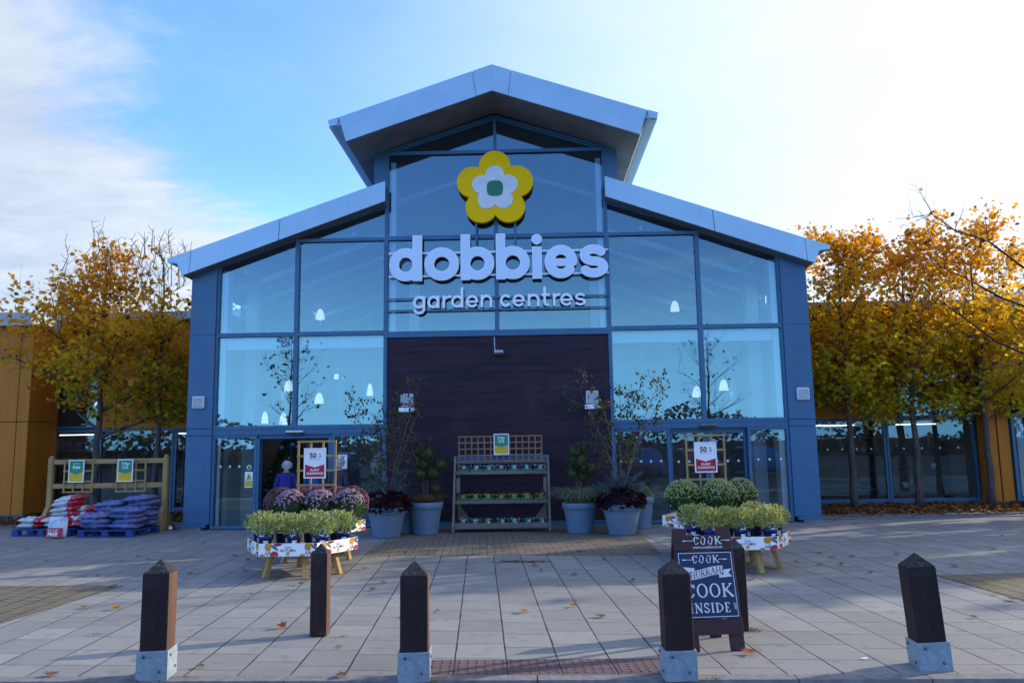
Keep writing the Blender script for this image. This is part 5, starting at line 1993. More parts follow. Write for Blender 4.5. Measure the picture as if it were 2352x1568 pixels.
M['board_wood'] = wood('dark_plum_stained_timber', (.075, .032, .036), (.050, .022, .026), 'x', .5, 6, .3)
M['board_wood_z'] = wood('dark_plum_stained_upright', (.078, .034, .038), (.052, .023, .027), 'z', .5, 6, .3)
o = thing('chalkboard_sign', (2.105, -10.12, .004), 'dark wooden pavement sign with white lettering on a navy chalkboard panel', 'pavement sign', None, R(6))
tl = R(9.5)
U = Vector((1, 0, 0))
V = Vector((-.03, math.sin(tl), math.cos(tl))).normalized()
N = U.cross(V)                 # towards the viewer
P = lambda u, v, n=0.: U * u + V * v + N * n


def slab(u0, u1, v0, v1, n0, n1, mi=0, mb=None):
    b = mb or MB()
    vs = [tuple(P(u, v, n)) for u in (u0, u1) for n in (n0, n1) for v in (v0, v1)]
    return b.add(vs, [(0, 1, 3, 2), (4, 6, 7, 5), (0, 4, 5, 1), (2, 3, 7, 6), (0, 2, 6, 4), (1, 5, 7, 3)], mi)


for s in (-1, 1):
    slab(*sorted((s * .245, s * .125)), 0, .955 if s < 0 else .965, -.022, .0).build('upright', M['board_wood_z'], o, bevel=.004)
slab(-.243, .243, .775, .90, .0005, .022).build('top_board', M['board_wood'], o, bevel=.004)
slab(-.243, .243, .125, .242, .0005, .024).build('bottom_board', M['board_wood'], o, bevel=.004)
slab(-.236, .236, .245, .772, .0005, .012).build('chalk_panel', M['navy'], o, bevel=.002)
Vb = Vector((-.03, -math.sin(tl) * 1.6, math.cos(tl))).normalized()
for s in (-1, 1):
    top = P(0, .93, -.03)
    b = MB()
    b.bar(top + U * s * .185 + Vector((0, .01, 0)), U * s * .185 + Vector((-.03, .46, 0)), .10, .022, 0, (0, 1, 0))
    b.build('rear_leg', M['board_wood_z'], o, bevel=.003)
b = MB()
b.bar(U * -.23 + Vector((-.03, .40, .16)), U * .23 + Vector((-.03, .40, .16)), .10, .02, 0, (0, 1, 0))
b.build('rear_rail', M['board_wood'], o)
n1 = .0255
b = MB()
b.flat(serif_geo('COOK', .062, .17), P(.03, .855, n1), U, V)
fork_knife(b, U, V, P(.03, .855, n1), .118, .062, 0)
b.flat(text_geo('www.cookfood.net', .032, .012), P(.03, .802, n1), U, V)
b.build('lettering', M['chalk'], o)
n1 = .0140
b = MB()
for (u0, u1, v0, v1) in ((-.222, .222, .755, .760), (-.222, .222, .258, .263), (-.222, -.217, .2635, .7545), (.217, .222, .2635, .7545)):
    b.flat(rect(u0, u1, v0, v1) and ([(u0, v0), (u1, v0), (u1, v1), (u0, v1)], [(0, 1, 2, 3)]), P(0, 0, n1), U, V)
b.flat(serif_geo('COOK', .060, .16), P(0.0, .708, n1), U, V)
fork_knife(b, U, V, P(0.0, .705, n1), .112, .055, 0)
b.flat(serif_geo('COOK', .105, .15), P(.0, .463, n1), U, V)
b.flat(serif_geo('INSIDE', .075, .17, .16), P(-.005, .330, n1), U, V)
for k in range(6):
    a = R(-50 + 25 * k)
    c = Vector((.183, 0))
    p0, p1 = (c.x + .010 * math.cos(a), .010 * math.sin(a)), (c.x + .034 * math.cos(a), .034 * math.sin(a))
    nx, ny = -math.sin(a) * .0018, math.cos(a) * .0018
    b.flat(([(p0[0] - nx, p0[1] - ny), (p1[0] - nx, p1[1] - ny), (p1[0] + nx, p1[1] + ny), (p0[0] + nx, p0[1] + ny)], [(0, 1, 2, 3)]), P(.005, .335, n1), U, V)
# waving ribbon
def wave(u):
    return .020 * math.sin((u + .02) * 11.5)
us = [-.14 + .28 * i / 24 for i in range(25)]
vs_ = [(u, wave(u) - .034) for u in us] + [(u, wave(u) + .034) for u in us]
b.flat((vs_, [(i, i + 1, i + 26, i + 25) for i in range(24)]), P(.0, .600, n1 + .0012), U, V)
for s in (-1, 1):
    u0 = s * .105
    w0 = wave(s * .14)
    z0 = w0 - .018 * s
    pts = [(s * .10, z0 - .03), (s * .21, z0 - .022), (s * .182, z0 + .008), (s * .212, z0 + .040), (s * .10, z0 + .030)]
    b.flat((pts if s > 0 else pts[::-1], [(0, 1, 2, 3, 4)]), P(0, .600 - .012 * s, n1), U, V)
b.build('lettering', M['chalk'], o)
b = MB()
g = serif_geo('HURRAH!', .050, .15, .12)
b.flat(([(x * .92, y + wave(x * .92)) for x, y in g[0]], g[1]), P(.0, .600, n1 + .0025), U, V)
for i in range(-11, 12):
    for e in (-.030, .030):
        u = i * .0118
        b.flat(([(u - .0012, wave(u) + e - .0022), (u + .0012, wave(u) + e - .0022), (u + .0012, wave(u) + e + .0022), (u - .0012, wave(u) + e + .0022)], [(0, 1, 2, 3)]), P(0, .600, n1 + .0025), U, V)
for s in (-1, 1):
    w0 = wave(s * .14)
    b.flat(([(s * .12, w0 - .034 * s - .004), (s * .14, w0 - .034 * s), (s * .14, w0 - .034 * s + .012 * s), (s * .12, w0 - .034 * s + .006 * s)][::s], [(0, 1, 2, 3)]), P(0, .600, n1 + .0028), U, V)
b.build('lettering', M['p_ink'], o)

# ================================================================== COMPOST BAGS
o = thing('bag_stand', (-8.35, .1, .004), 'pale timber stand with two posts and rails behind the compost bags', 'display stand')
for s in (-1, 1):
    b = MB()
    b.box(s * 1.24 - .05, s * 1.24 + .05, -.05, .05, .0, 1.52)
    b.lathe([(.05, 1.5201), (.048, 1.55), (.03, 1.575), (.001, 1.58)], 12, (s * 1.24, 0, 0))
    b.build('post', M['pine'], o, bevel=.006)
    b = MB()
    for q in (-1, 1):
        b.add([(s * 1.24 - .045, q * .055, .08), (s * 1.24 + .045, q * .055, .08), (s * 1.24 + .045, q * .055, .5), (s * 1.24 - .045, q * .055, .5),
               (s * 1.24 - .045, q * .36, .08), (s * 1.24 + .045, q * .36, .08), (s * 1.24 + .045, q * .07, .5), (s * 1.24 - .045, q * .07, .5)],
              [(0, 1, 2, 3), (5, 4, 7, 6), (0, 4, 5, 1), (1, 5, 6, 2), (2, 6, 7, 3), (3, 7, 4, 0)])
    b.box(s * 1.24 - .06, s * 1.24 + .06, -.42, .42, 0, .078)
    b.build('foot', M['pine'], o, bevel=.004)
for z in (1.40, .89):
    MB().box(-1.185, 1.185, -.03, .03, z, z + .10).build('rail', M['pine_h'], o, bevel=.003)
for x0, x1 in ((-.93, -.30), (.20, .84)):
    b = MB()
    trellis(b, x0, x1, .80, 1.49, -.065, 4, 4, .03, .018)
    b.build('trellis', M['pine'], o)
for x, lab, ln in ((-8.98, 'green and yellow buy two get free sign on the left of the bag stand', [('buy 2 get 1', .07, .01, 0, .84, 0), ('free', .21, .03, 0, .68, 0), ('selected bags only', .035, 0, 0, .33, 3)]),
                   (-7.93, 'green and yellow three for fifteen pounds sign on the bag stand', [('3 for', .175, .03, 0, .80, 0), ('£15', .175, .03, 0, .635, 0), ('mix and match', .035, 0, -.05, .33, 3)])):
    s_ = thing('sale_sign', (x, .1 - .105, 1.02), lab, 'sign')
    b = MB()
    sale_sign(b, 0, 0, 0, .33, .47, 'multi', ln)
    b.build('framed_print', [M['paper'], M['s_green'], M['s_yellow'], M['p_grey']], s_)

M['pallet'] = mat('blue_painted_pallet_wood', (.008, .055, .26), (.012, .045, .19), 9, .6, 0, .15, (.2, 1, 1), dirt=(.03, .05, .12), dirt_scale=6)


def pallet(x, y, lab, rz, w_=1.15, d=1.0):
    o = thing('pallet', (x, y, .004), lab, 'pallet', 'blue pallets under the compost bags', R(rz))
    b = MB()
    for i in range(6):
        yy = -d / 2 + i * (d - .10) / 5
        b.box(-w_ / 2, w_ / 2, yy, yy + .10, .118, .14)
    b.build('deck_board', M['pallet'], o)
    b = MB()
    for i in (-1, 0, 1):
        for j in (-1, 0, 1):
            b.box(i * (w_ / 2 - .07) - .07, i * (w_ / 2 - .07) + .07, j * (d / 2 - .05) - .05, j * (d / 2 - .05) + .05, .022, .096)
            b.build('block', M['pallet'], o)
            b = MB()
    b = MB()
    for j in (-1, 0, 1):
        b.box(-w_ / 2, w_ / 2, j * (d / 2 - .05) - .05, j * (d / 2 - .05) + .05, 0, .0215)
    for i in (-1, 0, 1):
        b.box(i * (w_ / 2 - .07) - .05, i * (w_ / 2 - .07) + .05, -d / 2, d / 2, .0965, .1175)
    b.build('runner', M['pallet'], o)


pallet(-9.08, -.42, 'blue pallet under the red and white compost bags', -5, 1.25, .95)
pallet(-7.60, -.76, 'blue pallet under the purple and blue compost bags', -5.5, 1.15, .95)


def bagmat(name, c1, c2, c3, sc_, axis, lo, hi, band=None):
    m, t, out = newmat(name)
    tcn = t.node('ShaderNodeTexCoord')
    v = tcn.outputs['Object']
    x, y, z = t.sep(v)
    n = t.noise(v, sc_, 3, .55, .6)
    c = t.mix(t.step(n, lo, hi), c1, c2)
    if band:
        c = t.mix(t.step(t.m('ADD', x, t.m('MULTIPLY', t.m('SUBTRACT', n, .5), .10)), band[0], band[0] + .01), c, band[1])
        w_ = t.noise(t.vm('MULTIPLY', v, (26, 40, 26)), 1., 2)
        c = t.mix(t.m('MULTIPLY', t.step(w_, .62, .66), t.step(x, band[0] + .03, band[0] + .05)), c, (.7, .68, .68))
    w2 = t.noise(t.vm('MULTIPLY', v, (9, 20, 20)), 1., 2)
    c = t.mix(t.step(w2, .63, .68), c, c3)
    n3 = t.noise(v, 11, 4, .6)
    principled(t, out, c, .32, 0, n3, .8, .5)
    return m


M['bag_red'] = bagmat('white_and_red_compost_bag', (.60, .61, .62), (.50, .54, .56), (.22, .30, .34), 4, 'x', .45, .6, (.06, (.50, .015, .03)))
M['bag_blue'] = bagmat('purple_and_blue_compost_bag', (.06, .15, .37), (.15, .15, .29), (.52, .58, .72), 6, 'x', .42, .58)


def bag_mesh(seed, L=.62, W=.40, H=.125):
    rnd_ = random.Random(seed)
    nx, ny = 26, 16
    top, bot = [], []
    ph = [rnd_.uniform(0, 6.28) for _ in range(4)]
    for i in range(nx + 1):
        for j in range(ny + 1):
            u, v = i / nx * 2 - 1, j / ny * 2 - 1
            e = max(0, (1 - abs(u) ** 3.2)) ** .55 * max(0, (1 - abs(v) ** 3.)) ** .55
            x = u * L / 2 * (1 - .05 * v * v)
            y = v * W / 2 * (1 - .06 * u * u)
            w_ = .018 * math.sin(u * 5 + ph[0]) * math.cos(v * 5 + ph[1]) + .011 * math.sin(u * 12 + v * 8 + ph[2]) + .006 * math.sin(u * 21 - v * 17 + ph[3])
            top.append((x, y, H / 2 + e * (H / 2 + w_)))
            bot.append((x, y, H / 2 - e * H / 2 * .95 - .002))
    b = MB()
    k = ny + 1
    fs = []
    for i in range(nx):
        for j in range(ny):
            fs.append((i * k + j, (i + 1) * k + j, (i + 1) * k + j + 1, i * k + j + 1))
    b.add(top, fs, 0, True)
    b.add(bot, [f[::-1] for f in fs], 0, True)
    return b


bags = {}
for c in ('red', 'blue'):
    bags[c] = [bag_mesh(900 + i + (50 if c == 'blue' else 0)).build('compost_bag', M['bag_' + c]) for i in range(4)]
cnt = {'red': 0, 'blue': 0}
H = .098


def bag(c, x, y, lay, lab, rz=0., tilt=0., sc_=1.):
    rr = random.Random(int(x * 1000) + lay)
    k = cnt[c]
    src = bags[c][k % 4]
    if k < 4:
        o = src
    else:
        o = src.copy()
        col.objects.link(o)
    cnt[c] += 1
    o.location = (x, y, .146 + lay * H)
    o.location.x += rr.uniform(-.035, .035)
    o.location.y += rr.uniform(-.03, .03)
    o.rotation_euler = (R(rr.uniform(-4, 4)), R(tilt + rr.uniform(-4, 4)), R(rz + rr.uniform(-9, 9)))
    o.scale = (sc_,) * 3
    tag(o, lab, 'compost bag', 'compost bags stacked on the pallets')


lay_w = ['bottom', 'second', 'third', 'fourth', 'fifth', 'sixth', 'top']
for lay in range(2):
    bag('red', -9.42, -.62, lay, 'red and white compost bag, %s layer at the front left corner' % ('lower' if lay == 0 else 'upper'), 0, 0, .95)
    bag('red', -8.88, -.66, lay, 'red and white compost bag, %s layer behind the free bag' % ('lower' if lay == 0 else 'upper'), 3, 0, .95)
for lay in range(6):
    bag('red', -8.98 + .015 * lay, -.22, lay, 'red and white compost bag, %s up in the tall white stack' % ('lowest' if lay == 0 else ordw[min(lay, 3)] if lay < 4 else ('fifth' if lay == 4 else 'topmost')), 4, -9 if lay > 2 else 0)
for lay in range(4):
    bag('red', -8.58, -.52 if lay < 2 else -.22, lay, 'red and white compost bag, %s layer beside the purple stack' % (ordw[lay]), -6, -4, .9)
nm = ['left', 'middle', 'right']
for lay in range(3):
    for i, x in enumerate((-7.92, -7.52)):
        pass
for lay in range(4):
    for i, x in enumerate((-7.93, -7.34)):
        if lay == 3 and i == 0:
            continue
        bag('blue', x + .03 * (lay % 2), -.98, lay, 'purple and blue compost bag, %s layer, front row %s' % (('bottom', 'second', 'third', 'top')[lay], ('left', 'right')[i]), -5 + 4 * (lay % 2))
for lay in range(6):
    for i, x in enumerate((-7.88, -7.27)):
        if lay == 5 and i == 0:
            continue
        bag('blue', x - .02 * (lay % 2), -.52, lay, 'purple and blue compost bag, %s layer, back row %s' % (('bottom', 'second', 'third', 'fourth', 'fifth', 'top')[lay], ('left', 'right')[i]), -5 - 5 * (lay % 2), -5 if (lay > 3 and i) else 0)
# the bag standing on its end in front
o = thing('compost_bag', (-8.60, -1.22, .004), 'small upright white and red bag marked FREE in front of the left pallet', 'compost bag', None, R(-4))
b = bag_mesh(990, .40, .40, .15)
b.v = [(y, (z - .075) + .12 * (x + .2), x + .2) for x, y, z in b.v]
b.build('sack', mat('white_bag_film', (.62, .64, .66), (.35, .42, .60), 7, .35, 0, .3, lo=.52, hi=.58), o)
b = MB()
pp = lambda u, v: (u, -.088 + .12 * (v - .0) * 1.0 - .008 * math.cos(u * 8), v)
b.add([pp(-.17, .02), pp(-.06, .02), pp(.06, .02), pp(.17, .02), pp(.17, .20), pp(.06, .20), pp(-.06, .20), pp(-.17, .20)], [(0, 1, 6, 7), (1, 2, 5, 6), (2, 3, 4, 5)], 0)
b.flat(text_geo('FREE', .10, .035), (-.02, -.103 + .12 * .08, .08), (1, 0, 0), (0, .12, 1), 1)
b.flat(text_geo('BUY 2 GET', .045, .02), (-.02, -.103 + .12 * .155, .155), (1, 0, 0), (0, .12, 1), 1)
b.build('printed_panel', [M['s_red'], M['paper']], o)
o = thing('dog_bowl', (-6.98, .12, .004), 'small steel dog bowl on the paving beside the left blue pilaster', 'bowl')
MB().lathe([(.125, 0), (.13, .004), (.105, .075), (.098, .078), (.09, .07), (.085, .02), (.001, .018)], 24).build('bowl', mat('polished_steel', (.6, .6, .6), None, 5, .18, 1., .02), o)

# ================================================================== FALLEN LEAVES ON THE PAVING
LV = [(-8.01, -3.02), (-6.8, -4.45), (-5.65, -6.0), (-5.35, -5.95), (-5.56, -4.1), (-5.26, -4.37), (-5.17, -5.95), (-3.97, -5.85), (-3.6, -4.69), (-4.01, -4.15), (-5.25, -2.27), (-4.5, -6.84),
      (-4.63, -8.33), (-4.12, -8.11), (-1.9, -10.44), (-2.95, -10.62), (-2.56, -7.5), (-3.3, -5.62), (-5.59, -4.55), (-0.16, -2.16), (-1.33, -4.1), (1.4, -4.15), (1.67, -3.41), (2.53, -4.1), (1.7, -4.98),
      (1.19, -6.36), (0.78, -5.95), (1.3, -8.83), (1.86, -6.87), (0.69, -5.53), (-0.97, -4.27), (4.9, -4.69), (4.9, -5.12), (5.19, -5.11), (4.3, -5.43), (4.5, -5.8), (4.78, -5.8), (5.92, -4.92), (7.07, -1.69),
      (7.11, -0.54), (8.61, -2.89), (7.53, -4.52), (4.73, -9.04), (5.55, -8.26), (4.85, -6.53), (6.14, -6.05), (5.57, -7.95), (3.31, -6.83), (-2.18, -6.84), (-1.65, -5.66), (-1.18, -6.76), (-1.21, -7.25),
      (-1.85, -4.09), (-0.75, -10.72)]
M['fl_brown'] = leafmat('dry_brown_fallen_leaf', [(.10, .045, .022), (.16, .075, .035), (.20, .10, .05), (.12, .05, .03)], .1)
M['fl_gold'] = leafmat('yellow_fallen_leaf', [(.48, .30, .03), (.42, .25, .03)], .2)
M['fl_rust'] = leafmat('rust_orange_fallen_leaf', [(.40, .10, .012), (.34, .08, .012)], .2)
random.seed(77)


def leaf_mesh(mm_, size=.125):
    b = MB()
    v, f = leaf_poly(size, random.uniform(.15, .5), rrot(.12), (0, 0, .014))
    b.add(v, f)
    b.tube([(0, 0, .012), (size * .4, size * .1, .006), (size * .75, size * .22, .012)], [.002, .0015, .001], 4)
    return b.build('fallen_leaf', M[mm_])


refs = [('the leaning bollard', (3.47, -10.6)), ('the bare bollard before the shrub table', (-1.225, -9.4)), ('the left shrub table', LF), ('the right low table', RF), ('the bag pallets', (-7.9, -.8)),
        ('the display rack', (.08, -1.2)), ('the right blue pilaster', (6.4, -.1)), ('the left mossy paving', (-4.6, -7.5)), ('the right mossy paving', (5.6, -7.2)), ('the left sunlit bollard', (-2.14, -10.65)),
        ('the chalkboard sign', (2.1, -10.1)), ('the left plum planter', (-2.04, -1.76)), ('the right plum planter', (2.33, -1.84)), ('the bollard left of the tactile paving', (-.21, -10.77)),
        ('the left doorway', (-4.4, 0.)), ('the dog bowl', (-6.98, .12)), ('the right closed doors', (4.4, 0.))]
best = {}
order = []
for rn, rp_ in refs:
    srt = sorted(range(len(LV)), key=lambda i: (LV[i][0] - rp_[0]) ** 2 + (LV[i][1] - rp_[1]) ** 2)
    for k, i in enumerate(srt):
        order.append((k, (LV[i][0] - rp_[0]) ** 2 + (LV[i][1] - rp_[1]) ** 2, i, rn))
order.sort()
for k, d, i, rn in order:
    if i not in best:
        best[i] = (k, rn)
ORD = ['nearest', 'second nearest', 'third nearest', 'fourth nearest', 'fifth nearest', 'sixth nearest', 'seventh nearest', 'eighth nearest', 'ninth nearest', 'tenth nearest']
lmesh = [leaf_mesh('fl_brown', s) for s in (.08, .095, .07, .10)]
for i, (x, y) in enumerate(LV):
    if i < 4:
        o = lmesh[i]
    else:
        o = lmesh[i % 4].copy()
        col.objects.link(o)
    o.location = (x, y, .005)
    o.rotation_euler = (0, 0, random.uniform(0, 6.28))
    k, rn = best[i]
    tag(o, 'dry brown leaf on the paving, %s to %s' % (ORD[min(k, 9)], rn), 'leaf', 'dry brown leaves on the paving')
for x, y, mm_, lab in ((2.35, -10.22, 'fl_rust', 'rust orange leaf at the foot of the chalkboard sign'), (-1.69, -9.14, 'fl_rust', 'bright orange leaf on slabs left of the slim bollard'),
                       (.56, -8.57, 'fl_gold', 'yellow leaf on the open slabs, nearer the tactile paving'), (1.08, -8.32, 'fl_gold', 'yellow leaf on the open slabs, left of the chalkboard sign'),
                       (-3.74, -8.2, 'fl_gold', 'small bright yellow leaf on slabs right of the left mossy paving')):
    o = leaf_mesh(mm_, .11 if mm_ == 'fl_gold' else .12)
    o.location = (x, y, .005)
    tag(o, lab, 'leaf')
for x, y, lab in ((-.05, -3.48, 'white scrap of litter on the block paving before the rack'), (3.16, -10.38, 'white scrap of litter left of the leaning bollard'), (-6.71, -1.78, 'white scrap of paper on slabs before the purple bags')):
    b = MB()
    b.add([(-.025, -.01, .003), (.025, -.015, .004), (.03, .012, .008), (-.018, .015, .003), (0, 0, .006)], [(0, 1, 4), (1, 2, 4), (2, 3, 4), (3, 0, 4)])
    o = b.build('paper_scrap', M['paper'])
    o.location = (x, y, .005)
    tag(o, lab, 'litter')
b = MB()
random.seed(91)
for k in range(90):
    x, y, a = random.gauss(.45, .22), random.gauss(-5.16, .05), random.uniform(-.7, .7)
    L = random.uniform(.03, .10)
    b.tube([(x, y, .008), (x + L * math.cos(a), y + L * math.sin(a), .008 + random.uniform(0, .02))], [.003, .002], 4)
tag(b.build('twig_litter', M['litter_a']), kind='stuff')
# moss and weeds in the joints
M['moss'] = leafmat('joint_moss', [(.07, .12, .02), (.12, .17, .03), (.05, .08, .02)], .2)
b = MB()
for cx, cy, n, sx, sy in ((2.6, -9.42, 220, .05, .05), (-.65, -8.76, 40, .02, .05), (-.98, -9.85, 40, .02, .05), (-.32, -8.45, 40, .015, .06), (-2.25, -10.78, 40, .04, .02), (-2.5, -10.2, 30, .04, .015), (-1.05, -9.5, 30, .03, .02),
                          (-3.35, -9.3, 30, .04, .02), (1.9, -10.86, 40, .03, .015), (-.05, -10.86, 50, .03, .015), (3.62, -10.66, 40, .03, .02), (-2.3, -6.9, 30, .03, .03)):
    for k in range(n):
        quad_leaf(b, (random.gauss(cx, sx), random.gauss(cy, sy), .004), sph() + Vector((0, 0, 1.)), random.uniform(.007, .016), .007)
tag(b.build('joint_moss', M['moss']), kind='stuff')

# ================================================================== PEOPLE IN THE DOORWAY
def skin_mesh(name, chains, m, parent, sub=2):
    """chains of (x, y, z, r); chains whose first point repeats an existing point are joined there"""
    vs, es, rs = [], [], []
    idx = {}
    for ch in chains:
        prev = None
        for x, y, z, r in ch:
            k = (round(x, 4), round(y, 4), round(z, 4))
            if k not in idx:
                idx[k] = len(vs)
                vs.append((x, y, z))
                rs.append(r if hasattr(r, '__len__') else (r, r))
            i = idx[k]
            if prev is not None and prev != i:
                es.append((prev, i))
            prev = i
    me = bpy.data.meshes.new(name)
    me.from_pydata(vs, es, [])
    me.materials.append(m)
    o = bpy.data.objects.new(name, me)
    col.objects.link(o)
    o.parent = parent
    md = o.modifiers.new('skin', 'SKIN')
    md.use_smooth_shade = True
    for i, r in enumerate(rs):
        sv = me.skin_vertices[0].data[i]
        sv.radius = r
        sv.use_root = (i == 0)
    s_ = o.modifiers.new('subsurf', 'SUBSURF')
    s_.levels = s_.render_levels = sub
    return o


M['skin'] = mat('skin', (.42, .24, .17), (.38, .21, .15), 12, .5, 0, .03)
M['hair'] = mat('white_hair', (.62, .62, .64), (.42, .42, .45), 40, .8, 0, .5, (1, 1, .3))
M['trouser'] = mat('dark_trousers', (.03, .032, .045), None, 20, .8, 0, .2)
M['shoe'] = mat('dark_shoes', (.02, .018, .016), None, 8, .5, 0, .05)


def person(x, y, rz, coat, lab, s=1., stoop=.12, hat=None, arm=0.):
    o = thing('person', (x, y, .012), lab, 'person', None, R(rz))
    o.scale = (s,) * 3
    f = lambda z: stoop * max(0, z - .85) ** 1.3          # leaning away from the viewer
    T = lambda x_, y_, z_, r_: (x_, y_ + f(z_), z_, r_)
    hip = T(0, 0, .90, (.15, .11))
    chains = [[hip, T(0, 0, 1.08, (.135, .10)), T(0, 0, 1.28, (.16, .11)), T(0, 0, 1.40, (.10, .085)), T(0, .02, 1.47, .052), T(0, .03, 1.53, .06), T(0, .035, 1.60, (.078, .09)), T(0, .035, 1.68, (.068, .08))]]
    for q in (-1, 1):
        chains.append([hip, T(q * .09, 0, .82, .085), T(q * .10, .01, .48, .06), T(q * .10, -.02, .09, .04), T(q * .11, .10, .035, .035)])
        sh = T(0, 0, 1.40, .1)
        wr = T(q * (.25 + arm * .03), .12 + arm, .86 + arm * .5, .024)
        chains.append([sh, T(q * .17, 0, 1.38, .062), T(q * .235, -.01 + arm * .2, 1.11, .045), wr, (wr[0], wr[1] + .03, wr[2] - .07, .03)])
        pm = chains[-1][-1]
        for k in range(4):
            fx = (k - 1.5) * .017
            ln = (.062, .072, .068, .052)[k]
            chains.append([pm, (pm[0] + fx, pm[1] + .005, pm[2] - .035, .009), (pm[0] + fx, pm[1] + .016, pm[2] - .035 - ln * .6, .0085), (pm[0] + fx, pm[1] + .032, pm[2] - .035 - ln, .0075)])
        chains.append([pm, (pm[0] - q * .03, pm[1] + .02, pm[2] - .01, .010), (pm[0] - q * .042, pm[1] + .035, pm[2] - .04, .0085)])
    skin_mesh('body', chains, M['skin'], o)
    # face, away from the viewer
    b = MB()
    hy = .035 + f(1.62)
    b.blob((0, hy + .098, 1.60), .014, 8, 6, 0, (1, 1.2, 1.4))
    for q in (-1, 1):
        b.blob((q * .082, hy, 1.61), .026, 8, 6, 0, (.4, .8, 1.2))
        b.blob((q * .03, hy + .082, 1.63), .011, 8, 6, 1)
    b.box(-.024, .024, hy + .082, hy + .09, 1.555, 1.562, 2)
    b.build('face', [M['skin'], M['paper'], M['s_plum']], o)
    cc = []
    cc.append([T(0, 0, .62, (.20, .15)), T(0, 0, .90, (.195, .15)), T(0, 0, 1.10, (.18, .14)), T(0, 0, 1.28, (.195, .15)), T(0, 0, 1.40, (.125, .11)), T(0, .015, 1.455, (.078, .075))])
    for q in (-1, 1):
        cc.append([T(0, 0, 1.40, (.125, .11)), T(q * .175, 0, 1.375, .08), T(q * .25, -.01 + arm * .2, 1.11, .066), T(q * (.255 + arm * .03), .105 + arm, .90 + arm * .5, .052)])
    skin_mesh('coat', cc, coat, o)
    skin_mesh('trousers', [[T(0, 0, .84, .15), T(q_ * .09, 0, .74, .105), T(q_ * .10, .01, .48, .078), T(q_ * .10, -.02, .10, .062)] for q_ in (-1, 1)], M['trouser'], o)
    for q in (-1, 1):
        b = MB().blob((q * .11, .055, .04), .05, 10, 6, 0, (.85, 2.2, .8))
        b.build('shoe', M['shoe'], o)
    if hat is None:
        b = MB()
        b.blob((0, hy - .012, 1.648), .104, 26, 18, 0, (.98, 1.08, 1.0), .06)
        b.blob((0, hy - .045, 1.59), .085, 14, 9, 0, (1.0, .75, 1.0), .03)
        for k in range(420):
            d = sph()
            p = Vector((d.x * .104, hy - .012 + d.y * .112, 1.648 + d.z * .104))
            if d.z > -.6 and not (d.y > .5 and d.z < .3):
                quad_leaf(b, p, d * .35 + sph() * .5 + Vector((0, 0, -.5)), .05, .016, droop=.3)
        b.build('hair', M['hair'], o)
    else:
        b = MB()
        b.blob((0, hy, 1.665), .108, 18, 12, 0, (1, 1.1, .85), .01)
        b.lathe([(.112, 0), (.116, .03), (.11, .055)], 20, (0, hy, 1.615), 0, True, 1, 1.1)
        b.build('hat', hat, o)
        MB().blob((0, hy - .03, 1.585), .086, 14, 9, 0, (1, .85, .8), .04).build('hair', M['hair'], o)
    return o


C1 = mat('royal_blue_coat', (.012, .018, .19), (.010, .014, .15), 7, .7, 0, .25)
C2 = mat('bright_blue_jacket', (.008, .075, .26), (.006, .06, .21), 7, .6, 0, .25)
C3 = mat('dark_slate_coat', (.04, .045, .075), (.028, .03, .05), 7, .7, 0, .25)
person(-4.40, -.35, 10, C1, 'person with white hair in a royal blue coat walking in at the left doorway', .80, .22, None, .06)
person(-3.84, -.22, 0, C2, 'person in a bright blue jacket behind the trellis in the left doorway', .82, .16, None, .12)
person(-3.30, -.5, -14, C3, 'person in a dark slate coat at the right side of the left doorway', .82, .20, mat('pale_knit_hat', (.45, .44, .46), (.36, .35, .37), 60, .9, 0, .5), .05)

# dark christmas tree with baubles inside the left doorway
random.seed(333)
o = thing('christmas_tree', (-5.05, 2.1, .012), 'dark decorated tree with pale baubles just inside the left doorway', 'tree')
b = MB()
b.lathe([(.75, .15), (.5, .9), (.28, 1.6), (.02, 2.1)], 18)
for k in range(1500):
    t = random.random()
    a = random.uniform(0, 6.28)
    r_ = .78 * (1 - t) + .05
    quad_leaf(b, (r_ * math.cos(a), r_ * math.sin(a), .15 + 1.95 * t), (math.cos(a), math.sin(a), -.3), .11, .02)
b.build('foliage', M['topiary'], o)
MB().tube([(0, 0, 0), (0, 0, .3)], .06, 8).build('trunk', M['bark'], o)
bm = [mat('pearl_bauble', (.6, .62, .68), None, 3, .2, .3, .01), mat('blue_bauble', (.20, .36, .50), None, 3, .2, .4, .01), mat('teal_bauble', (.04, .22, .24), None, 3, .2, .3, .01), mat('red_bauble', (.35, .02, .02), None, 3, .2, .3, .01)]
for k in range(26):
    t = random.uniform(.02, .9)
    a = random.uniform(3.5, 6.0)
    r_ = .80 * (1 - t) + .06
    MB().blob((r_ * math.cos(a), r_ * math.sin(a), .15 + 1.95 * t), random.choice((.035, .05, .065)), 12, 8).build('bauble', bm[k % 4], o)

# ================================================================== STOCK SEEN THROUGH THE SHOP WINDOWS
M['stock_green'] = mat('lime_plastic', (.07, .36, .02), None, 5, .4)
M['stock_purple'] = mat('purple_plastic', (.09, .05, .28), None, 5, .4)
M['stock_teal'] = mat('teal_glassware', (.12, .25, .27), None, 5, .3)
M['stock_amber'] = mat('amber_ceramic', (.35, .14, .02), None, 5, .4)
M['shelfwood'] = mat('brown_shelf_wood', (.10, .055, .03), (.07, .04, .025), 5, .6)


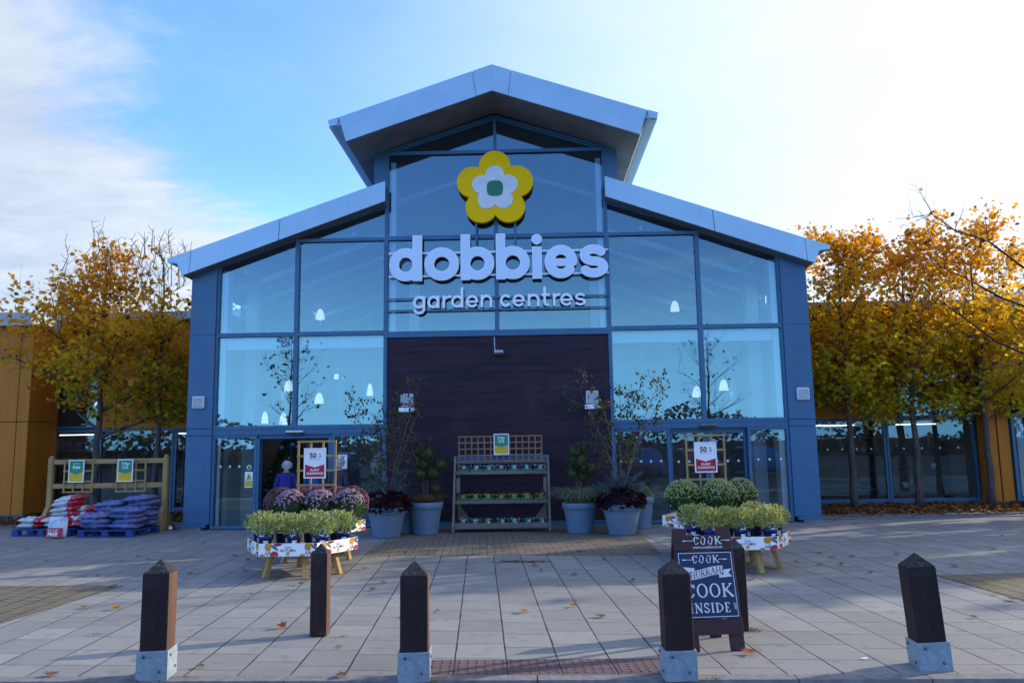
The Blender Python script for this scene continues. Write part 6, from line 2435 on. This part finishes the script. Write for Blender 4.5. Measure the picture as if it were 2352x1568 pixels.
def shop_shelf(x, y, w_, lab, pots, zs=(.35, .85, 1.3, 1.72)):
    o = thing('shop_shelf', (x, y, 0.005), lab, 'shelf')
    b = MB()
    for z in zs:
        b.box(-w_ / 2, w_ / 2, -.2, .2, z - .03, z)
    b.build('shelf', M['shelfwood'], o)
    b = MB()
    for s in (-1, 1):
        b.box(*sorted((s * w_ / 2, s * (w_ / 2 + .04))), -.22, .22, 0, 2.05)
    b.build('side_panel', M['shelfwood'], o)
    for px, z, r_, h_, mm_, lb_ in pots:
        p = thing('stock_pot', (x + px, y - .05, z + .006), lb_, 'pot')
        MB().lathe([(r_ * .75, 0), (r_, h_ * .97), (r_ * 1.04, h_), (r_ * .93, h_), (r_ * .9, h_ * .5)], 16).build('pot', M[mm_], p)


shop_shelf(-11.75, 5.35, 1.6, 'dark shelf of lime and purple pots inside the left shop window',
           [(.15, 1.72, .12, .20, 'stock_green', 'lime green pot on the top shelf in the left window, left of the pair'), (.55, 1.72, .12, .20, 'stock_green', 'lime green pot on the top shelf in the left window, right of the pair'),
            (-.55, 1.72, .11, .20, 'stock_purple', 'purple pot on the top shelf in the left window, outer one'), (-.25, 1.72, .11, .20, 'stock_purple', 'purple pot on the top shelf in the left window, inner one'),
            (-.5, 1.3, .12, .19, 'stock_green', 'lime green pot on the second shelf in the left window, outer one'), (-.15, 1.3, .11, .19, 'stock_green', 'lime green pot on the second shelf in the left window, inner one'),
            (.1, .85, .13, .16, 'stock_teal', 'pale teal pot on a low shelf in the left window'), (.5, .35, .17, .3, 'stock_amber', 'amber pot on the lowest shelf in the left window')])
shop_shelf(-8.5, 5.6, 1.6, 'brown shelf of glassware inside the shop window near the left pilaster',
           [(.0, .85, .11, .2, 'stock_amber', 'amber vase on the brown shelf near the left pilaster'), (.5, .35, .12, .25, 'stock_teal', 'teal vase on the lowest brown shelf near the left pilaster'), (-.4, 1.3, .1, .2, 'stock_teal', 'teal vase high on the brown shelf near the left pilaster')])
shop_shelf(9.2, 5.2, 1.5, 'dark shelf of glassware inside the right shop window',
           [(-.2, .85, .07, .12, 'stock_teal', 'small teal glass on the shelf inside the right window'), (.3, .35, .10, .16, 'stock_teal', 'teal bowl on the lowest shelf inside the right window'), (.5, .85, .08, .16, 'stock_amber', 'amber glass on the shelf inside the right window')])
shop_shelf(11.2, 5.2, 1.5, 'dark shelf of pale pots inside the far right shop window',
           [(-.4, .35, .10, .14, 'white', 'white pot on the lowest shelf inside the far right window'), (.1, .85, .08, .12, 'stock_green', 'green pot on the shelf inside the far right window'), (.4, .85, .08, .14, 'white', 'white pot on the shelf inside the far right window')])

# ================================================================== THE CAR PARK BEHIND THE VIEWER (mirrored in the glass)
M['tyre'] = mat('black_tyre', (.015, .015, .016), None, 20, .85, 0, .2)
M['alloy'] = mat('alloy_wheel', (.4, .41, .43), None, 8, .3, .8, .02)
M['carglass'] = mat('dark_car_glass', (.012, .015, .02), None, 3, .06, 0, .0, spec=.8)


def car_thing(x, y, rz, paint, lab):
    o = thing('parked_car', (x, y, -.055), lab, 'car', 'cars parked behind the viewer', R(rz))
    prof = [(-2.05, .30), (-2.08, .62), (-1.95, .86), (-1.35, .95), (-.75, 1.38), (-.3, 1.47), (.6, 1.46), (1.35, 1.18), (1.85, .98), (2.02, .80), (2.05, .35), (1.9, .24), (-1.9, .24)]
    b = MB().prism([(p, q) for p, q in prof][::-1], -.84, .84)
    b.build('body', paint, o, bevel=.09)
    b = MB()
    for s in (-1, 1):
        pl = [(-1.15, 1.0), (-.68, 1.36), (.55, 1.38), (1.15, 1.12), (1.15, 1.0)]
        y0, y1 = sorted((s * .842, s * .85))
        b.prism(pl[::-1], y0, y1)
    b.add([(-1.33, -.68, .99), (-1.33, .68, .99), (-.80, .60, 1.36), (-.80, -.60, 1.36)], [(0, 1, 2, 3)])
    b.v = [(vx - .03 if abs(vy) < .7 else vx, vy, vz) for vx, vy, vz in b.v]
    b.build('window', M['carglass'], o)
    for wx in (-1.28, 1.28):
        for s in (-1, 1):
            t = MB().lathe([(.20, -.1), (.31, -.1), (.33, -.06), (.33, .06), (.31, .1), (.20, .1)], 22)
            t.v = [(vx + wx, vz + s * .80, vy + .33) for vx, vy, vz in t.v]
            wo_ = t.build('wheel', M['tyre'], o)
            t = MB().lathe([(.001, -.085), (.2, -.09), (.2, .09), (.001, .085)], 18)
            t.v = [(vx + wx, vz + s * .81, vy + .33) for vx, vy, vz in t.v]
            t.build('rim', M['alloy'], wo_)
    for s in (-1, 1):
        MB().blob((-2.02, s * .62, .68), .11, 10, 6, 0, (.4, 1.3, .7)).build('headlight', M['rim'], o)


random.seed(12)
for x, y, c, lab in ((-9.5, -25, (.03, .06, .2), 'dark blue car mirrored in the left glass panel'), (-6.6, -25.2, (.35, .36, .38), 'silver car mirrored in the left doorway glass'), (-3.4, -25, (.03, .03, .035), 'black car mirrored left of the timber panel'),
                     (3.5, -25.1, (.02, .04, .10), 'navy car mirrored in the right hand doors'), (6.4, -25, (.02, .09, .35), 'bright blue car mirrored near the right pilaster'), (9.4, -25.2, (.30, .015, .02), 'red car mirrored in the right shop window'),
                     (12.4, -25, (.02, .10, .4), 'bright blue car mirrored in the far right shop window'), (-12.6, -25, (.5, .5, .52), 'white car mirrored in the left shop window')):
    car_thing(x, y, 90 + random.uniform(-3, 3), mat('car_paint', c, None, 2, .2, .2, .0, spec=.7), lab)
M['far_leaf'] = mat('far_foliage', (.10, .095, .075), (.14, .10, .06), .3, .9, 0, .1)
b = MB()
for k in range(9000):
    x = random.uniform(-85, 85)
    hh = 3.4 + 1.5 * math.sin(x * .13) + .9 * math.sin(x * .37 + 1) + .5 * math.sin(x * .9)
    z = hh * random.random() ** .6
    quad_leaf(b, (x, -62 + random.gauss(0, 1.5), z), sph(), random.uniform(.35, .8), .5)
b.box(-85, 85, -65, -64.5, -.05, 1.8)
tag(b.build('distant_trees', M['far_leaf']), kind='stuff')
